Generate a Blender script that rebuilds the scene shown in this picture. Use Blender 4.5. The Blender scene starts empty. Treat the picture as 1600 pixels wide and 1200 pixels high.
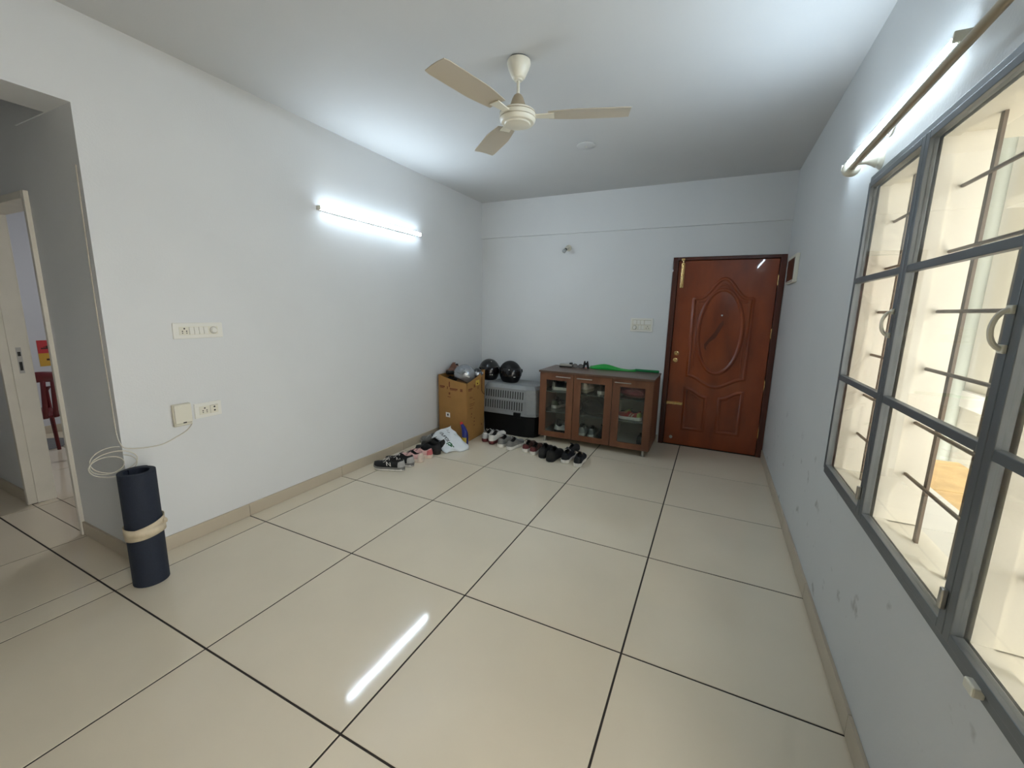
import bpy, bmesh, math, random
from mathutils import Vector, Matrix
random.seed(7)
S = bpy.context.scene
C = S.collection
PI = math.pi

# ------------------------------------------------------------------ camera
cam = bpy.data.cameras.new('camera'); co = bpy.data.objects.new('camera', cam); C.objects.link(co)
CP = Vector((2.6319, -0.8306, 1.4570))
RR, RD, RF = Vector((0.8985, 0.4385, 0.0217)), Vector((0.0960, -0.1486, -0.9842)), Vector((-0.4283, 0.8864, -0.1756))
RF.normalize(); RR = (RR - RF * RR.dot(RF)).normalized(); RD = RF.cross(RR)
co.matrix_world = Matrix(((RR.x, -RD.x, -RF.x, CP.x), (RR.y, -RD.y, -RF.y, CP.y), (RR.z, -RD.z, -RF.z, CP.z), (0, 0, 0, 1)))
cam.sensor_width = 36.0; cam.lens = 646.9986 / 1600 * 36.0; cam.clip_start = 0.02
S.camera = co

# ------------------------------------------------------------------ world, view
W = bpy.data.worlds.new('world'); S.world = W; W.use_nodes = True
bg = W.node_tree.nodes['Background']; bg.inputs[0].default_value = (1.0, 0.975, 0.92, 1); bg.inputs[1].default_value = 8.5
S.view_settings.view_transform = 'Standard'; S.view_settings.look = 'None'
S.view_settings.exposure = 0.32; S.view_settings.gamma = 1.0; S.view_settings.use_curve_mapping = False
TUBE_L, TUBE_R = 104.0, 98.0          # radiance of the two LED battens
BEDROOM_W = 16.0

def area_light(name, loc, rot, sx, sy, power, col):
    l = bpy.data.lights.new(name, 'AREA'); l.shape = 'RECTANGLE'; l.size = sx; l.size_y = sy; l.energy = power; l.color = col
    o = bpy.data.objects.new(name, l); o.location = loc; o.rotation_euler = rot; C.objects.link(o); return o
# the bedroom's ceiling lamp
area_light('bedroom_lamp', (-2.2, 2.2, 2.7), (0, 0, 0), 0.5, 0.5, BEDROOM_W, (0.95, 0.97, 1.0))

# ------------------------------------------------------------------ constants (metres)
XL, XR, YB, H, HB = -0.178, 3.192, 4.022, 2.782, 2.352
YP = 0.175            # face of the passage wall
T = 0.8               # floor tile

# ------------------------------------------------------------------ materials
def lin(c):
    return tuple(((v / 255) / 12.92 if v / 255 <= .04045 else ((v / 255 + .055) / 1.055) ** 2.4) for v in c) + (1,)
MATS = {}
def mat(name, col, rough=.5, metal=0., noise=0., nscale=8., bump=0., bscale=60., spec=.5, coat=0., emit=None, col2=None, stretch=None, detail=3.):
    if name in MATS: return MATS[name]
    m = bpy.data.materials.new(name); m.use_nodes = True; nt = m.node_tree; b = nt.nodes['Principled BSDF']
    b.inputs['Base Color'].default_value = lin(col); b.inputs['Roughness'].default_value = rough; b.inputs['Metallic'].default_value = metal
    b.inputs['Specular IOR Level'].default_value = spec; b.inputs['Coat Weight'].default_value = coat
    tc = nt.nodes.new('ShaderNodeTexCoord'); mp = nt.nodes.new('ShaderNodeMapping'); nt.links.new(tc.outputs['Object'], mp.inputs[0])
    if stretch: mp.inputs['Scale'].default_value = stretch
    n = nt.nodes.new('ShaderNodeTexNoise'); n.inputs['Scale'].default_value = nscale; n.inputs['Detail'].default_value = detail
    nt.links.new(mp.outputs[0], n.inputs['Vector'])
    if noise > 0 or col2:
        r = nt.nodes.new('ShaderNodeValToRGB'); c = lin(col)
        r.color_ramp.elements[0].position = .3; r.color_ramp.elements[1].position = .7
        r.color_ramp.elements[0].color = lin(col2) if col2 else tuple(v * (1 - noise) for v in c[:3]) + (1,)
        r.color_ramp.elements[1].color = c if col2 else tuple(min(1, v * (1 + noise)) for v in c[:3]) + (1,)
        nt.links.new(n.outputs[0], r.inputs[0]); nt.links.new(r.outputs[0], b.inputs['Base Color'])
    if bump > 0:
        n2 = nt.nodes.new('ShaderNodeTexNoise'); n2.inputs['Scale'].default_value = bscale; n2.inputs['Detail'].default_value = 4
        nt.links.new(mp.outputs[0], n2.inputs['Vector'])
        bp = nt.nodes.new('ShaderNodeBump'); bp.inputs['Strength'].default_value = bump; bp.inputs['Distance'].default_value = .01
        nt.links.new(n2.outputs[0], bp.inputs['Height']); nt.links.new(bp.outputs[0], b.inputs['Normal'])
    if emit:
        b.inputs['Emission Color'].default_value = (*emit[0], 1); b.inputs['Emission Strength'].default_value = emit[1]
    MATS[name] = m; return m

def glass_mat(name, tint, base=.04):
    m = bpy.data.materials.new(name); m.use_nodes = True; nt = m.node_tree
    for n in list(nt.nodes): nt.nodes.remove(n)
    o = nt.nodes.new('ShaderNodeOutputMaterial'); mx = nt.nodes.new('ShaderNodeMixShader')
    t = nt.nodes.new('ShaderNodeBsdfTransparent'); g = nt.nodes.new('ShaderNodeBsdfGlossy'); f = nt.nodes.new('ShaderNodeLayerWeight')
    pw = nt.nodes.new('ShaderNodeMath'); pw.operation = 'POWER'; pw.inputs[1].default_value = 5
    ma = nt.nodes.new('ShaderNodeMath'); ma.operation = 'MULTIPLY_ADD'; ma.inputs[1].default_value = .9; ma.inputs[2].default_value = base
    t.inputs[0].default_value = (*tint, 1); g.inputs['Roughness'].default_value = .02; f.inputs[0].default_value = .5
    nt.links.new(f.outputs['Facing'], pw.inputs[0]); nt.links.new(pw.outputs[0], ma.inputs[0])
    nt.links.new(ma.outputs[0], mx.inputs[0]); nt.links.new(t.outputs[0], mx.inputs[1]); nt.links.new(g.outputs[0], mx.inputs[2]); nt.links.new(mx.outputs[0], o.inputs[0])
    MATS[name] = m; return m

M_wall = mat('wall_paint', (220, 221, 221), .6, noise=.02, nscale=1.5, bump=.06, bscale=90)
M_ceil = mat('ceiling_paint', (204, 204, 203), .8, noise=.015, nscale=2, bump=.05, bscale=110)
def wall_shade_smudge():
    m = mat('wall_paint_shaded_smudged', (206, 208, 208), .6, noise=.02, nscale=1.5, bump=.06, bscale=90)  # smudges over a base kept darker than the other walls to stand for shade
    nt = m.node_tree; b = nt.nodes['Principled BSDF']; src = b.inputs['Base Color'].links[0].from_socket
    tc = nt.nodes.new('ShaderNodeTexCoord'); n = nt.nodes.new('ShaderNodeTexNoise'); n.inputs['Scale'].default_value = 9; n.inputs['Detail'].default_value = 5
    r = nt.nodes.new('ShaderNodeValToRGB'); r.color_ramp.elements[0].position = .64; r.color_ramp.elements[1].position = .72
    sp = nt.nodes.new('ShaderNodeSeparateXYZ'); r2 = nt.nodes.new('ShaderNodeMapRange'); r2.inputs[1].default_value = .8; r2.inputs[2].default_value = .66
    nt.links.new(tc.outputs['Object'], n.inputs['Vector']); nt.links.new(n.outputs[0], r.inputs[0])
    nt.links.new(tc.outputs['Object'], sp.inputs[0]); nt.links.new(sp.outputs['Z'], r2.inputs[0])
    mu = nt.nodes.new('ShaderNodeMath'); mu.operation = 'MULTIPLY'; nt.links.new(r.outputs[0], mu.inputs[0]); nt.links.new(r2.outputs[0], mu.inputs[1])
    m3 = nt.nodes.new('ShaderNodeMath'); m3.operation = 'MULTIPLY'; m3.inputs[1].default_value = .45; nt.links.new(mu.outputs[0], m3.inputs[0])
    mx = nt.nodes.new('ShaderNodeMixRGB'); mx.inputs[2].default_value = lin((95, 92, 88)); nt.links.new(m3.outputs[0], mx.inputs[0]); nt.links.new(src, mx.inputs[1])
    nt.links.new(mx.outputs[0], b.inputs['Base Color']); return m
M_wallR = wall_shade_smudge()
M_tile = mat('floor_tile', (220, 208, 186), .07, noise=.03, nscale=2.2, spec=.5, detail=6)
M_grout = mat('dark_grout', (44, 36, 30), .8)
M_skirt = mat('skirting_tile', (190, 178, 158), .35, noise=.04, nscale=3)
M_grey_al = mat('grey_aluminium', (112, 116, 120), .4, metal=.4)
M_cream = mat('cream_timber_paint', (222, 217, 204), .45, noise=.05, nscale=5)
M_bar = mat('brown_grille_paint', (112, 98, 84), .5)
M_doorwood = mat('door_wood', (156, 71, 26), .34, col2=(116, 48, 17), nscale=5, stretch=(1.2, 1.2, .35), coat=.35, detail=8)
M_doorframe = mat('door_frame_wood', (92, 40, 20), .35, col2=(66, 27, 14), nscale=6, stretch=(2, 2, .3), coat=.3)
M_brass = mat('brass', (226, 192, 132), .24, metal=1.)
M_chrome = mat('brushed_steel', (190, 188, 182), .3, metal=1.)
M_cabwood = mat('cabinet_walnut', (124, 80, 54), .42, col2=(98, 60, 40), nscale=9, stretch=(1, 1, .18), detail=8)
M_cabtop = mat('cabinet_top_walnut', (108, 82, 66), .35, col2=(86, 64, 52), nscale=9, stretch=(.18, 1, 1), detail=8)
M_cabin = mat('cabinet_inside', (176, 176, 166), .6)
M_white = mat('white_plastic', (232, 230, 222), .35)
M_ivory = mat('ivory_plastic', (226, 222, 206), .4)
M_dark = mat('dark_hole', (34, 32, 30), .6)
M_black = mat('black_plastic', (11, 11, 12), .45)
M_cab_gl = glass_mat('cabinet_glass', (.90, .93, .91))
M_win_gl = glass_mat('window_glass', (.95, .96, .95), .03)

# ------------------------------------------------------------------ mesh helpers
def link(name, me, m, parent=None, smooth=False):
    o = bpy.data.objects.new(name, me); C.objects.link(o)
    if m is not None and not me.materials:
        for x in (m if isinstance(m, (list, tuple)) else [m]): me.materials.append(x)
    if parent: o.parent = parent
    if smooth:
        for p in me.polygons: p.use_smooth = True
    return o
def pyd(name, v, f, m, parent=None, smooth=False, mi=None):
    me = bpy.data.meshes.new(name); me.from_pydata([tuple(x) for x in v], [], f)
    bm = bmesh.new(); bm.from_mesh(me); bmesh.ops.recalc_face_normals(bm, faces=bm.faces); bm.to_mesh(me); bm.free()
    o = link(name, me, m, parent, smooth)
    if mi:
        for p, i in zip(me.polygons, mi): p.material_index = i
    return o
class MB:
    def __init__(s): s.v = []; s.f = []
    def add(s, v, f):
        b = len(s.v); s.v += [tuple(x) for x in v]; s.f += [tuple(i + b for i in q) for q in f]; return s
    def box(s, lo, hi):
        (a, b, c), (d, e, g) = lo, hi
        return s.add([(a, b, c), (d, b, c), (d, e, c), (a, e, c), (a, b, g), (d, b, g), (d, e, g), (a, e, g)],
                     [(0, 3, 2, 1), (4, 5, 6, 7), (0, 1, 5, 4), (1, 2, 6, 5), (2, 3, 7, 6), (3, 0, 4, 7)])
    def lathe(s, prof, n=24, axis='z', o=(0, 0, 0), cap=True):
        v = []; f = []
        for r, z in prof:
            for i in range(n):
                a = 2 * PI * i / n; x, y = r * math.cos(a), r * math.sin(a)
                p = {'z': (x, y, z), 'x': (z, x, y), 'y': (x, z, y)}[axis]
                v.append((p[0] + o[0], p[1] + o[1], p[2] + o[2]))
        for k in range(len(prof) - 1):
            for i in range(n):
                j = (i + 1) % n; f.append((k * n + i, k * n + j, (k + 1) * n + j, (k + 1) * n + i))
        if cap: f += [tuple(range(n))[::-1], tuple(range((len(prof) - 1) * n, len(prof) * n))]
        return s.add(v, f)
    def tube(s, pts, r, n=8, closed=False):
        pts = [Vector(p) for p in pts]; m = len(pts); v = []; f = []
        rr = r if isinstance(r, (list, tuple)) else [r] * m
        up = None
        for i, p in enumerate(pts):
            a = pts[(i - 1) % m] if (closed or i > 0) else p; b = pts[(i + 1) % m] if (closed or i < m - 1) else p
            t = (b - a).normalized()
            if up is None: up = Vector((0, 0, 1)) if abs(t.z) < .9 else Vector((1, 0, 0))
            x = t.cross(up).normalized(); up = x.cross(t).normalized()
            for k in range(n):
                q = 2 * PI * k / n; v.append(p + x * (rr[i] * math.cos(q)) + up * (rr[i] * math.sin(q)))
        for i in range(m if closed else m - 1):
            for k in range(n):
                l = (k + 1) % n; i2 = (i + 1) % m
                f.append((i * n + k, i * n + l, i2 * n + l, i2 * n + k))
        if not closed: f += [tuple(range(n)), tuple(range((m - 1) * n, m * n))]
        return s.add(v, f)
    def prism(s, poly, d, fn=None):
        # polygon (2D list) extruded from 0 to d along local third axis; fn maps (a,b,h)->xyz
        n = len(poly); fn = fn or (lambda a, b, h: (a, b, h))
        v = [fn(a, b, 0) for a, b in poly] + [fn(a, b, d) for a, b in poly]
        f = [tuple(range(n))[::-1], tuple(range(n, 2 * n))] + [(i, (i + 1) % n, n + (i + 1) % n, n + i) for i in range(n)]
        return s.add(v, f)
    def build(s, name, m, parent=None, smooth=False, bevel=0., seg=2):
        o = pyd(name, s.v, s.f, m, parent, smooth)
        if bevel > 0:
            bv = o.modifiers.new('bevel', 'BEVEL'); bv.width = bevel; bv.segments = seg; bv.limit_method = 'ANGLE'; bv.angle_limit = .6
        if smooth:
            es = o.modifiers.new('split', 'EDGE_SPLIT'); es.split_angle = .7
        return o
def box(name, lo, hi, m, parent=None, bevel=0.): return MB().box(lo, hi).build(name, m, parent, bevel=bevel)
def thing(name, label, cat, loc=(0, 0, 0), rot=(0, 0, 0), group=None):
    o = bpy.data.objects.new(name, None); C.objects.link(o); o.location = loc; o.rotation_euler = rot; o.empty_display_size = .1
    o['label'] = label; o['category'] = cat
    if group: o['group'] = group
    return o
def tag(o, label, cat, group=None):
    o['label'] = label; o['category'] = cat
    if group: o['group'] = group
    return o
def struct(o, label=None):
    o['kind'] = 'structure'
    if label: o['label'] = label
    return o
def sempty(name, label=None, loc=(0, 0, 0)):
    o = bpy.data.objects.new(name, None); C.objects.link(o); o.location = loc; o.empty_display_size = .1
    return struct(o, label)
def circ(r, n, a0=0, a1=2 * PI): return [(r * math.cos(a0 + (a1 - a0) * i / n), r * math.sin(a0 + (a1 - a0) * i / n)) for i in range(n)]

# ================================================================== SHELL
# floor: dark joint bed with every tile laid in it
floor = struct(box('floor', (-4.1, -3.5, -.06), (3.34, 4.2, -.0025), M_grout), 'cream polished tile floor with dark joints')
full = None
G = .0042
def tile_piece(x0, x1, y0, y1):
    global full
    if x1 - x0 < .02 or y1 - y0 < .02: return
    w, d = x1 - x0 - 2 * G, y1 - y0 - 2 * G
    isfull = abs(w - T + 2 * G) < 1e-4 and abs(d - T + 2 * G) < 1e-4
    if isfull and full:
        o = bpy.data.objects.new('tile', full); C.objects.link(o); o.parent = floor
    else:
        o = MB().box((-w / 2, -d / 2, -.02), (w / 2, d / 2, 0)).build('tile', M_tile, floor)
        bm = bmesh.new(); bm.from_mesh(o.data)
        es = [e for e in bm.edges if all(v.co.z > -.01 for v in e.verts)]
        bmesh.ops.bevel(bm, geom=es, offset=.0012, segments=1, affect='EDGES'); bm.to_mesh(o.data); bm.free()
        if isfull: full = o.data
    o.location = ((x0 + x1) / 2, (y0 + y1) / 2, 0)
def grid_region(x0, x1, y0, y1):
    i0 = math.floor(x0 / T)
    while i0 * T < x1 - 1e-6:
        a, b = max(x0, i0 * T), min(x1, i0 * T + T); j0 = math.floor(y0 / T)
        while j0 * T < y1 - 1e-6:
            c, d = max(y0, j0 * T), min(y1, j0 * T + T); tile_piece(a, b, c, d); j0 += 1
        i0 += 1
grid_region(XL, XR, 0, YB + .0)
grid_region(XL, XR, -3.4, 0)
grid_region(-4.0, XL, -.8, 0)
grid_region(-4.0, XL, 0, YP)
grid_region(-3.9, -.43, YP + .12, 2.4)
tile_piece(-1.6, -.86, YP - .004, YP + .124); tile_piece(-1.68, -1.6, YP - .004, YP + .124)

ceiling = struct(box('ceiling', (-4.1, -3.5, H), (3.45, 4.2, H + .12), M_ceil), 'off-white painted ceiling')
wl = MB().box((-.454, YP, 0), (XL, YB + .12, H)).box((-.454, -.8, 2.37), (XL, YP, H)).box((-.454, -3.5, 0), (XL, -.8, H))
struct(wl.build('wall_left', M_wall), 'long white wall with tube light and passage opening')
wb = MB().box((XL, YB, 0), (2.162, YB + .12, H)).box((2.162, YB, 2.045), (XR, YB + .12, H)).box((3.19, YB, 0), (3.34, YB + .12, 2.045)).box((2.162, YB + .10, 0), (3.19, YB + .12, 2.045))
struct(wb.build('wall_back', M_wall), 'pale end wall with the wooden entrance door')
WY0, WY1, WZ0, WZ1 = -.285, 1.555, .735, 2.035
WO = 3.335
wr = MB().box((XR, WY1, 0), (WO, YB, H)).box((XR, -.45, 0), (WO, WY0, H)).box((XR, -3.5, 0), (WO, -1.08, H)).box((XR, -1.08, 2.2), (WO, -.45, H))   # balcony doorway behind the photographer
wr = wr.box((XR, WY0, 0), (WO, WY1, WZ0)).box((XR, WY0, WZ1), (WO, WY1, H))
struct(wr.build('wall_right', M_wallR), 'white wall around the large window, shade toned into its paint')
struct(box('wall_rear', (XL, -3.5, 0), (XR, -3.4, H), M_wall))
DX0, DX1, DZ = -1.72, -.83, 2.045
wp = MB().box((DX1, YP, 0), (-.454, YP + .115, 2.37)).box((DX1, YP - .006, 2.37), (-.454, YP + .115, H)).box((DX0, YP, DZ), (DX1, YP + .115, H)).box((-4.0, YP, 0), (DX0, YP + .115, H))
struct(wp.build('wall_passage', M_wall), 'passage wall holding the cream inner door frame')
struct(box('wall_passage_front', (-4.0, -.92, 0), (-.454, -.8, H), M_wall))
struct(box('wall_passage_end', (-4.1, -.92, 0), (-4.0, YP + .115, H), M_wall))
M_lav = mat('bedroom_paint', (205, 206, 210), .7)
struct(box('wall_bedroom_far', (-4.02, YP + .115, 0), (-3.9, 2.6, H), M_lav), 'lavender white wall of the room beyond')
struct(box('wall_bedroom_back', (-3.9, 2.5, 0), (-.454, 2.6, H), M_lav))
struct(box('trim_1', (XL, YB - .03, HB), (XR, YB, H), M_wall), 'shallow beam under the ceiling above the entrance door')

# skirting tiles
def skirt(name, p0, p1, nrm, h=.088, th=.012, step=T, off=0., label=None):
    e = sempty(name, label)
    ax = 0 if abs(p1[0] - p0[0]) > abs(p1[1] - p0[1]) else 1
    a, b = sorted((p0[ax], p1[ax])); k = math.floor((a - off) / step)
    while k * step + off < b - 1e-6:
        c, d = max(a, k * step + off) + .0012, min(b, k * step + step + off) - .0012
        if d - c > .01:
            lo, hi = [0, 0, .001], [0, 0, h]
            lo[ax], hi[ax] = c, d; o = 1 - ax; q = sorted((p0[o], p0[o] + nrm * th)); lo[o], hi[o] = q
            box('skirting_tile', lo, hi, M_skirt, e, .0015)
        k += 1
    return e
skirt('baseboard_left', (XL, YP - .012), (XL, YB), 1, label='beige tile skirting along the left wall')
skirt('baseboard_back', (XL + .013, YB), (2.155, YB), -1)
skirt('baseboard_right', (XR, -.44), (XR, YB - .02), -1, label='beige tile skirting below the window')
skirt('baseboard_passage', (DX1 + .0, YP), (XL, YP), -1)
skirt('baseboard_passage_left', (-3.9, YP), (DX0 - .0, YP), -1)
skirt('baseboard_bedroom', (-3.9, YP + .12), (-3.9, 2.49), 1)

# ------------------------------------------------------------------ inner door frame in the passage
d2 = sempty('door_2', 'cream door frame standing open in the passage', (0, 0, 0))
FY0, FY1 = YP - .02, YP + .125
jl = MB().box((DX0, FY0, 0), (DX0 + .035, FY1, DZ)).box((DX0 + .035, FY0 + .045, 0), (DX0 + .047, FY1, DZ - .04)).build('jamb', M_cream, d2, bevel=.003)
MB().box((DX1 - .03, FY0, 0), (DX1, FY1, DZ)).build('jamb', M_cream, d2, bevel=.003)
MB().box((DX0 + .035, FY0, DZ - .04), (DX1 - .03, FY1, DZ)).build('frame_head', M_cream, d2, bevel=.003)
sp = box('strike_plate', (DX0 + .047, YP + .055, .95), (DX0 + .049, YP + .08, 1.13), M_chrome, jl)
box('strike_hole', (DX0 + .049, YP + .06, .97), (DX0 + .0495, YP + .075, 1.03), M_dark, jl)
box('latch_hole', (DX0 + .049, YP + .06, 1.07), (DX0 + .0495, YP + .075, 1.10), M_dark, jl)

# ------------------------------------------------------------------ entrance door
d1 = sempty('door_1', 'reddish brown panelled wooden entrance door with brass bolts', (0, 0, 0))
FX0, FX1, FZ = 2.166, 3.188, 2.042
yf = YB - .016
MB().box((FX0, yf, 0), (FX0 + .05, YB + .09, FZ)).build('jamb', M_doorframe, d1, bevel=.003)
MB().box((FX1 - .052, yf, 0), (FX1, YB + .09, FZ)).build('jamb', M_doorframe, d1, bevel=.003)
MB().box((FX0 + .05, yf, FZ - .032), (FX1 - .052, YB + .09, FZ)).build('frame_head', M_doorframe, d1, bevel=.003)
LX0, LX1, LZ0, LZ1 = FX0 + .053, FX1 - .055, .006, FZ - .035
ly = YB + .012
leaf = box('door_leaf', (LX0, ly, LZ0), (LX1, ly + .035, LZ1), M_doorwood, d1, .003)
lw = LX1 - LX0; lc = (LX0 + LX1) / 2
def moulding(name, pts, closed=True, r=.014, proud=.010, mat_=M_doorwood):
    # a raised bead with a groove on each side, swept along a path on the door face
    prof = [(-r * 1.25, 0.), (-r, -.0), (-r * .75, .7 * proud), (-r * .2, proud), (r * .3, proud * .95), (r * .7, .45 * proud), (r, .1 * proud), (r * 1.25, 0.)]
    n = len(pts); v = []; f = []; m = len(prof)
    for i, p in enumerate(pts):
        a = pts[(i - 1) % n] if (closed or i > 0) else p; b = pts[(i + 1) % n] if (closed or i < n - 1) else p
        d1_ = Vector((p[0] - a[0], p[1] - a[1])); d2_ = Vector((b[0] - p[0], b[1] - p[1]))
        d1_ = d1_.normalized() if d1_.length > 1e-9 else d2_.normalized(); d2_ = d2_.normalized() if d2_.length > 1e-9 else d1_
        t = (d1_ + d2_).normalized(); nx, nz = -t.y, t.x; k = 1 / max(.5, t.dot(d1_))
        for s, h in prof: v.append((p[0] + nx * s * k, ly - h - .0004, p[1] + nz * s * k))
    for i in range(n if closed else n - 1):
        for k in range(m - 1):
            j = (i + 1) % n; f.append((i * m + k, i * m + k + 1, j * m + k + 1, j * m + k))
    return pyd(name, v, f, mat_, leaf, True)
def arc_top(x0, x1, zs, rise, n=24):
    # ogee-shouldered arch from x1 to x0
    out = []
    for i in range(n + 1):
        t = i / n; x = x1 + (x0 - x1) * t; q = abs(2 * t - 1)
        z = zs + rise * (.5 + .5 * math.cos(PI * min(1, max(0, (q - .0) / .82)))) if q < .82 else zs
        out.append((x, z))
    return out
PX0, PX1 = LX0 + .185, LX1 - .185
wave = lambda x, z0, amp: z0 - amp * (.5 + .5 * math.cos(PI * min(1, abs((x - lc) / ((PX1 - PX0) / 2)))))
up = [(PX0, .80), (PX0, 1.62)] + arc_top(PX0, PX1, 1.62, .20)[::-1] + [(PX1, 1.62), (PX1, .80)]
up2 = [(PX1 - (PX1 - PX0) * i / 24, wave(PX1 - (PX1 - PX0) * i / 24, .80, .11)) for i in range(1, 24)]
moulding('panel_moulding', up + up2, True, .016, .011)
inn = .045
moulding('panel_moulding', [(PX0 + inn, .88), (PX0 + inn, 1.60)] + [(x, z - .012) for x, z in arc_top(PX0 + inn, PX1 - inn, 1.60, .175)[::-1]] + [(PX1 - inn, 1.60), (PX1 - inn, .88)] , False, .008, .005)
ov = [(lc + .205 * math.cos(a * 2 * PI / 56), 1.275 + .435 * math.sin(a * 2 * PI / 56)) for a in range(56)]
moulding('oval_moulding', ov, True, .018, .014)
# domed oval field
v = [(lc, ly - .010, 1.275)]; f = []
for k in range(1, 6):
    for a in range(48):
        r = k / 5; h = .010 * (1 - r ** 4); v.append((lc + .19 * r * math.cos(a * 2 * PI / 48), ly - h - .0006, 1.275 + .42 * r * math.sin(a * 2 * PI / 48)))
for a in range(48): f.append((0, 1 + a, 1 + (a + 1) % 48))
for k in range(4):
    for a in range(48): b = (a + 1) % 48; f.append((1 + k * 48 + a, 1 + (k + 1) * 48 + a, 1 + (k + 1) * 48 + b, 1 + k * 48 + b))
pyd('oval_panel', v, f, M_doorwood, leaf, True)
for sgn in (-1, 1):
    xa, xb = (PX0, lc - .065) if sgn < 0 else (lc + .065, PX1)
    top = []
    for i in range(17):
        t = i / 16; x = xa + (xb - xa) * t; q = t if sgn < 0 else 1 - t
        top.append((x, .655 - .085 * (.5 - .5 * math.cos(PI * q))))
    moulding('lower_panel_moulding', [(xa, .20)] + top + [(xb, .20)], True, .016, .011)
    ins = .042; pl = [(xa + ins, .20 + ins), (xb - ins, .20 + ins)] + [(min(max(x, xa + ins), xb - ins), z - ins * 1.1) for x, z in top[::-1]]
    MB().prism(pl, .006, lambda a, b, h: (a, ly - .0002 - h, b)).build('raised_panel', M_doorwood, leaf, bevel=.004)
# dark stain on the oval
M_stain = mat('door_stain', (98, 44, 20), .5)
sv = [(lc + .02, 1.40), (lc - .01, 1.36), (lc - .05, 1.27), (lc - .10, 1.20), (lc - .135, 1.145), (lc - .13, 1.10), (lc - .11, 1.08), (lc - .115, 1.12), (lc - .085, 1.17), (lc - .03, 1.22), (lc + .005, 1.30), (lc + .03, 1.36)]
MB().prism(sv, .0006, lambda a, b, h: (a, ly - .0112 - h, b)).build('stain', M_stain, leaf)
# hardware
def knob(x, z, r, name='knob'):
    return MB().lathe([(r * 1.15, 0), (r * 1.15, -.004), (r * .6, -.008), (r * .55, -.02), (r * .95, -.028), (r, -.038), (r * .7, -.046), (.001, -.047)], 20, 'y', (x, ly, z)).build(name, M_brass, leaf, True)
knob(LX0 + .055, 1.03, .021); 
MB().lathe([(.024, 0), (.024, -.008), (.018, -.010), (.018, -.006), (.009, -.006), (.008, -.012), (.001, -.012)], 24, 'y', (LX0 + .05, ly, .955)).build('lock_cylinder', M_brass, leaf, True)
MB().lathe([(.018, 0), (.018, -.006), (.010, -.009), (.001, -.009)], 20, 'y', (LX0 + .075, ly, .085)).build('floor_lock', M_chrome, leaf, True)
MB().lathe([(.009, 0), (.009, -.004), (.005, -.005), (.001, -.005)], 16, 'y', (lc + .005, ly - .010, 1.45)).build('peephole', M_white, leaf, True)
tb = box('tower_bolt', (LX0 + .03, ly - .004, 1.73), (LX0 + .062, ly, 1.985), M_brass, leaf, .001)
MB().tube([(LX0 + .046, ly - .013, 1.74), (LX0 + .046, ly - .013, 2.015)], .007, 10).build('bolt_rod', M_brass, tb, True)
for z in (1.76, 1.86, 1.96): box('bolt_guide', (LX0 + .034, ly - .022, z), (LX0 + .058, ly - .003, z + .018), M_brass, tb, .002)
box('bolt_keeper', (LX0 + .03, yf - .012, 2.008), (LX0 + .062, yf, 2.03), M_brass, tb, .002)
ab = box('slide_bolt', (FX0 + .035, ly - .005, .462), (LX0 + .165, ly - .001, .49), M_brass, leaf, .001)
MB().tube([(FX0 + .02, ly - .016, .476), (LX0 + .15, ly - .016, .476)], .0075, 10).build('bolt_rod', M_brass, ab, True)
for x in (LX0 + .005, LX0 + .075, LX0 + .145): box('bolt_guide', (x, ly - .026, .464), (x + .014, ly - .004, .488), M_brass, ab, .002)
for z in (1.80, 1.28, .76, .25):
    MB().tube([(LX1 + .004, ly - .004, z - .05), (LX1 + .004, ly - .004, z + .05)], .007, 8).build('hinge', M_brass, d1, True)

# ------------------------------------------------------------------ window
win = sempty('window_1', 'wide three-part window with grey sashes and brown grille')
FXI, FXO = 3.200, 3.330
RB = 3.236
secs = [(1.03, 1.53), (.385, .98), (-.26, .34)]
ZT, ZB = 2.012, .758
mb = MB().box((FXI, WY1 - .035, WZ0), (RB, WY1, WZ1)).box((RB, WY1 - .025, WZ0), (FXO, WY1, WZ1)); mb.build('timber_jamb', M_cream, win)
mb = MB().box((FXI, WY0, WZ0), (RB, WY0 + .035, WZ1)).box((RB, WY0, WZ0), (FXO, WY0 + .025, WZ1)); mb.build('timber_jamb', M_cream, win)
for (a, b) in (((.98), 1.03), (.34, .385)):
    MB().box((FXI, a - .010, WZ0 + .02), (RB, b + .010, WZ1 - .02)).box((RB, a, WZ0 + .02), (FXO, b, WZ1 - .02)).build('timber_mullion', M_cream, win)
MB().box((FXI, WY0 + .035, ZT - .01), (RB, WY1 - .035, WZ1)).box((RB, WY0 + .03, ZT), (FXO, WY1 - .025, WZ1)).build('timber_head', M_cream, win)
MB().box((FXI, WY0 + .035, WZ0), (RB, WY1 - .035, ZB + .004)).box((RB, WY0 + .03, WZ0), (FXO, WY1 - .025, ZB - .008)).build('timber_sill', M_cream, win)
# grille
gx = 3.268
for (a, b) in secs:
    for z in (1.86, 1.667, 1.482, 1.296, 1.113, .932):
        MB().tube([(gx, a - .01, z), (gx, b + .008, z)], .0058, 8).build('grille_bar', M_bar, win, True)
for y in (1.41, 1.20, .845, .63, .47, .22, 0., -.18):
    box('grille_bar', (gx + .004, y - .010, ZB - .008), (gx + .012, y + .010, ZT), M_bar, win)
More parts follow.
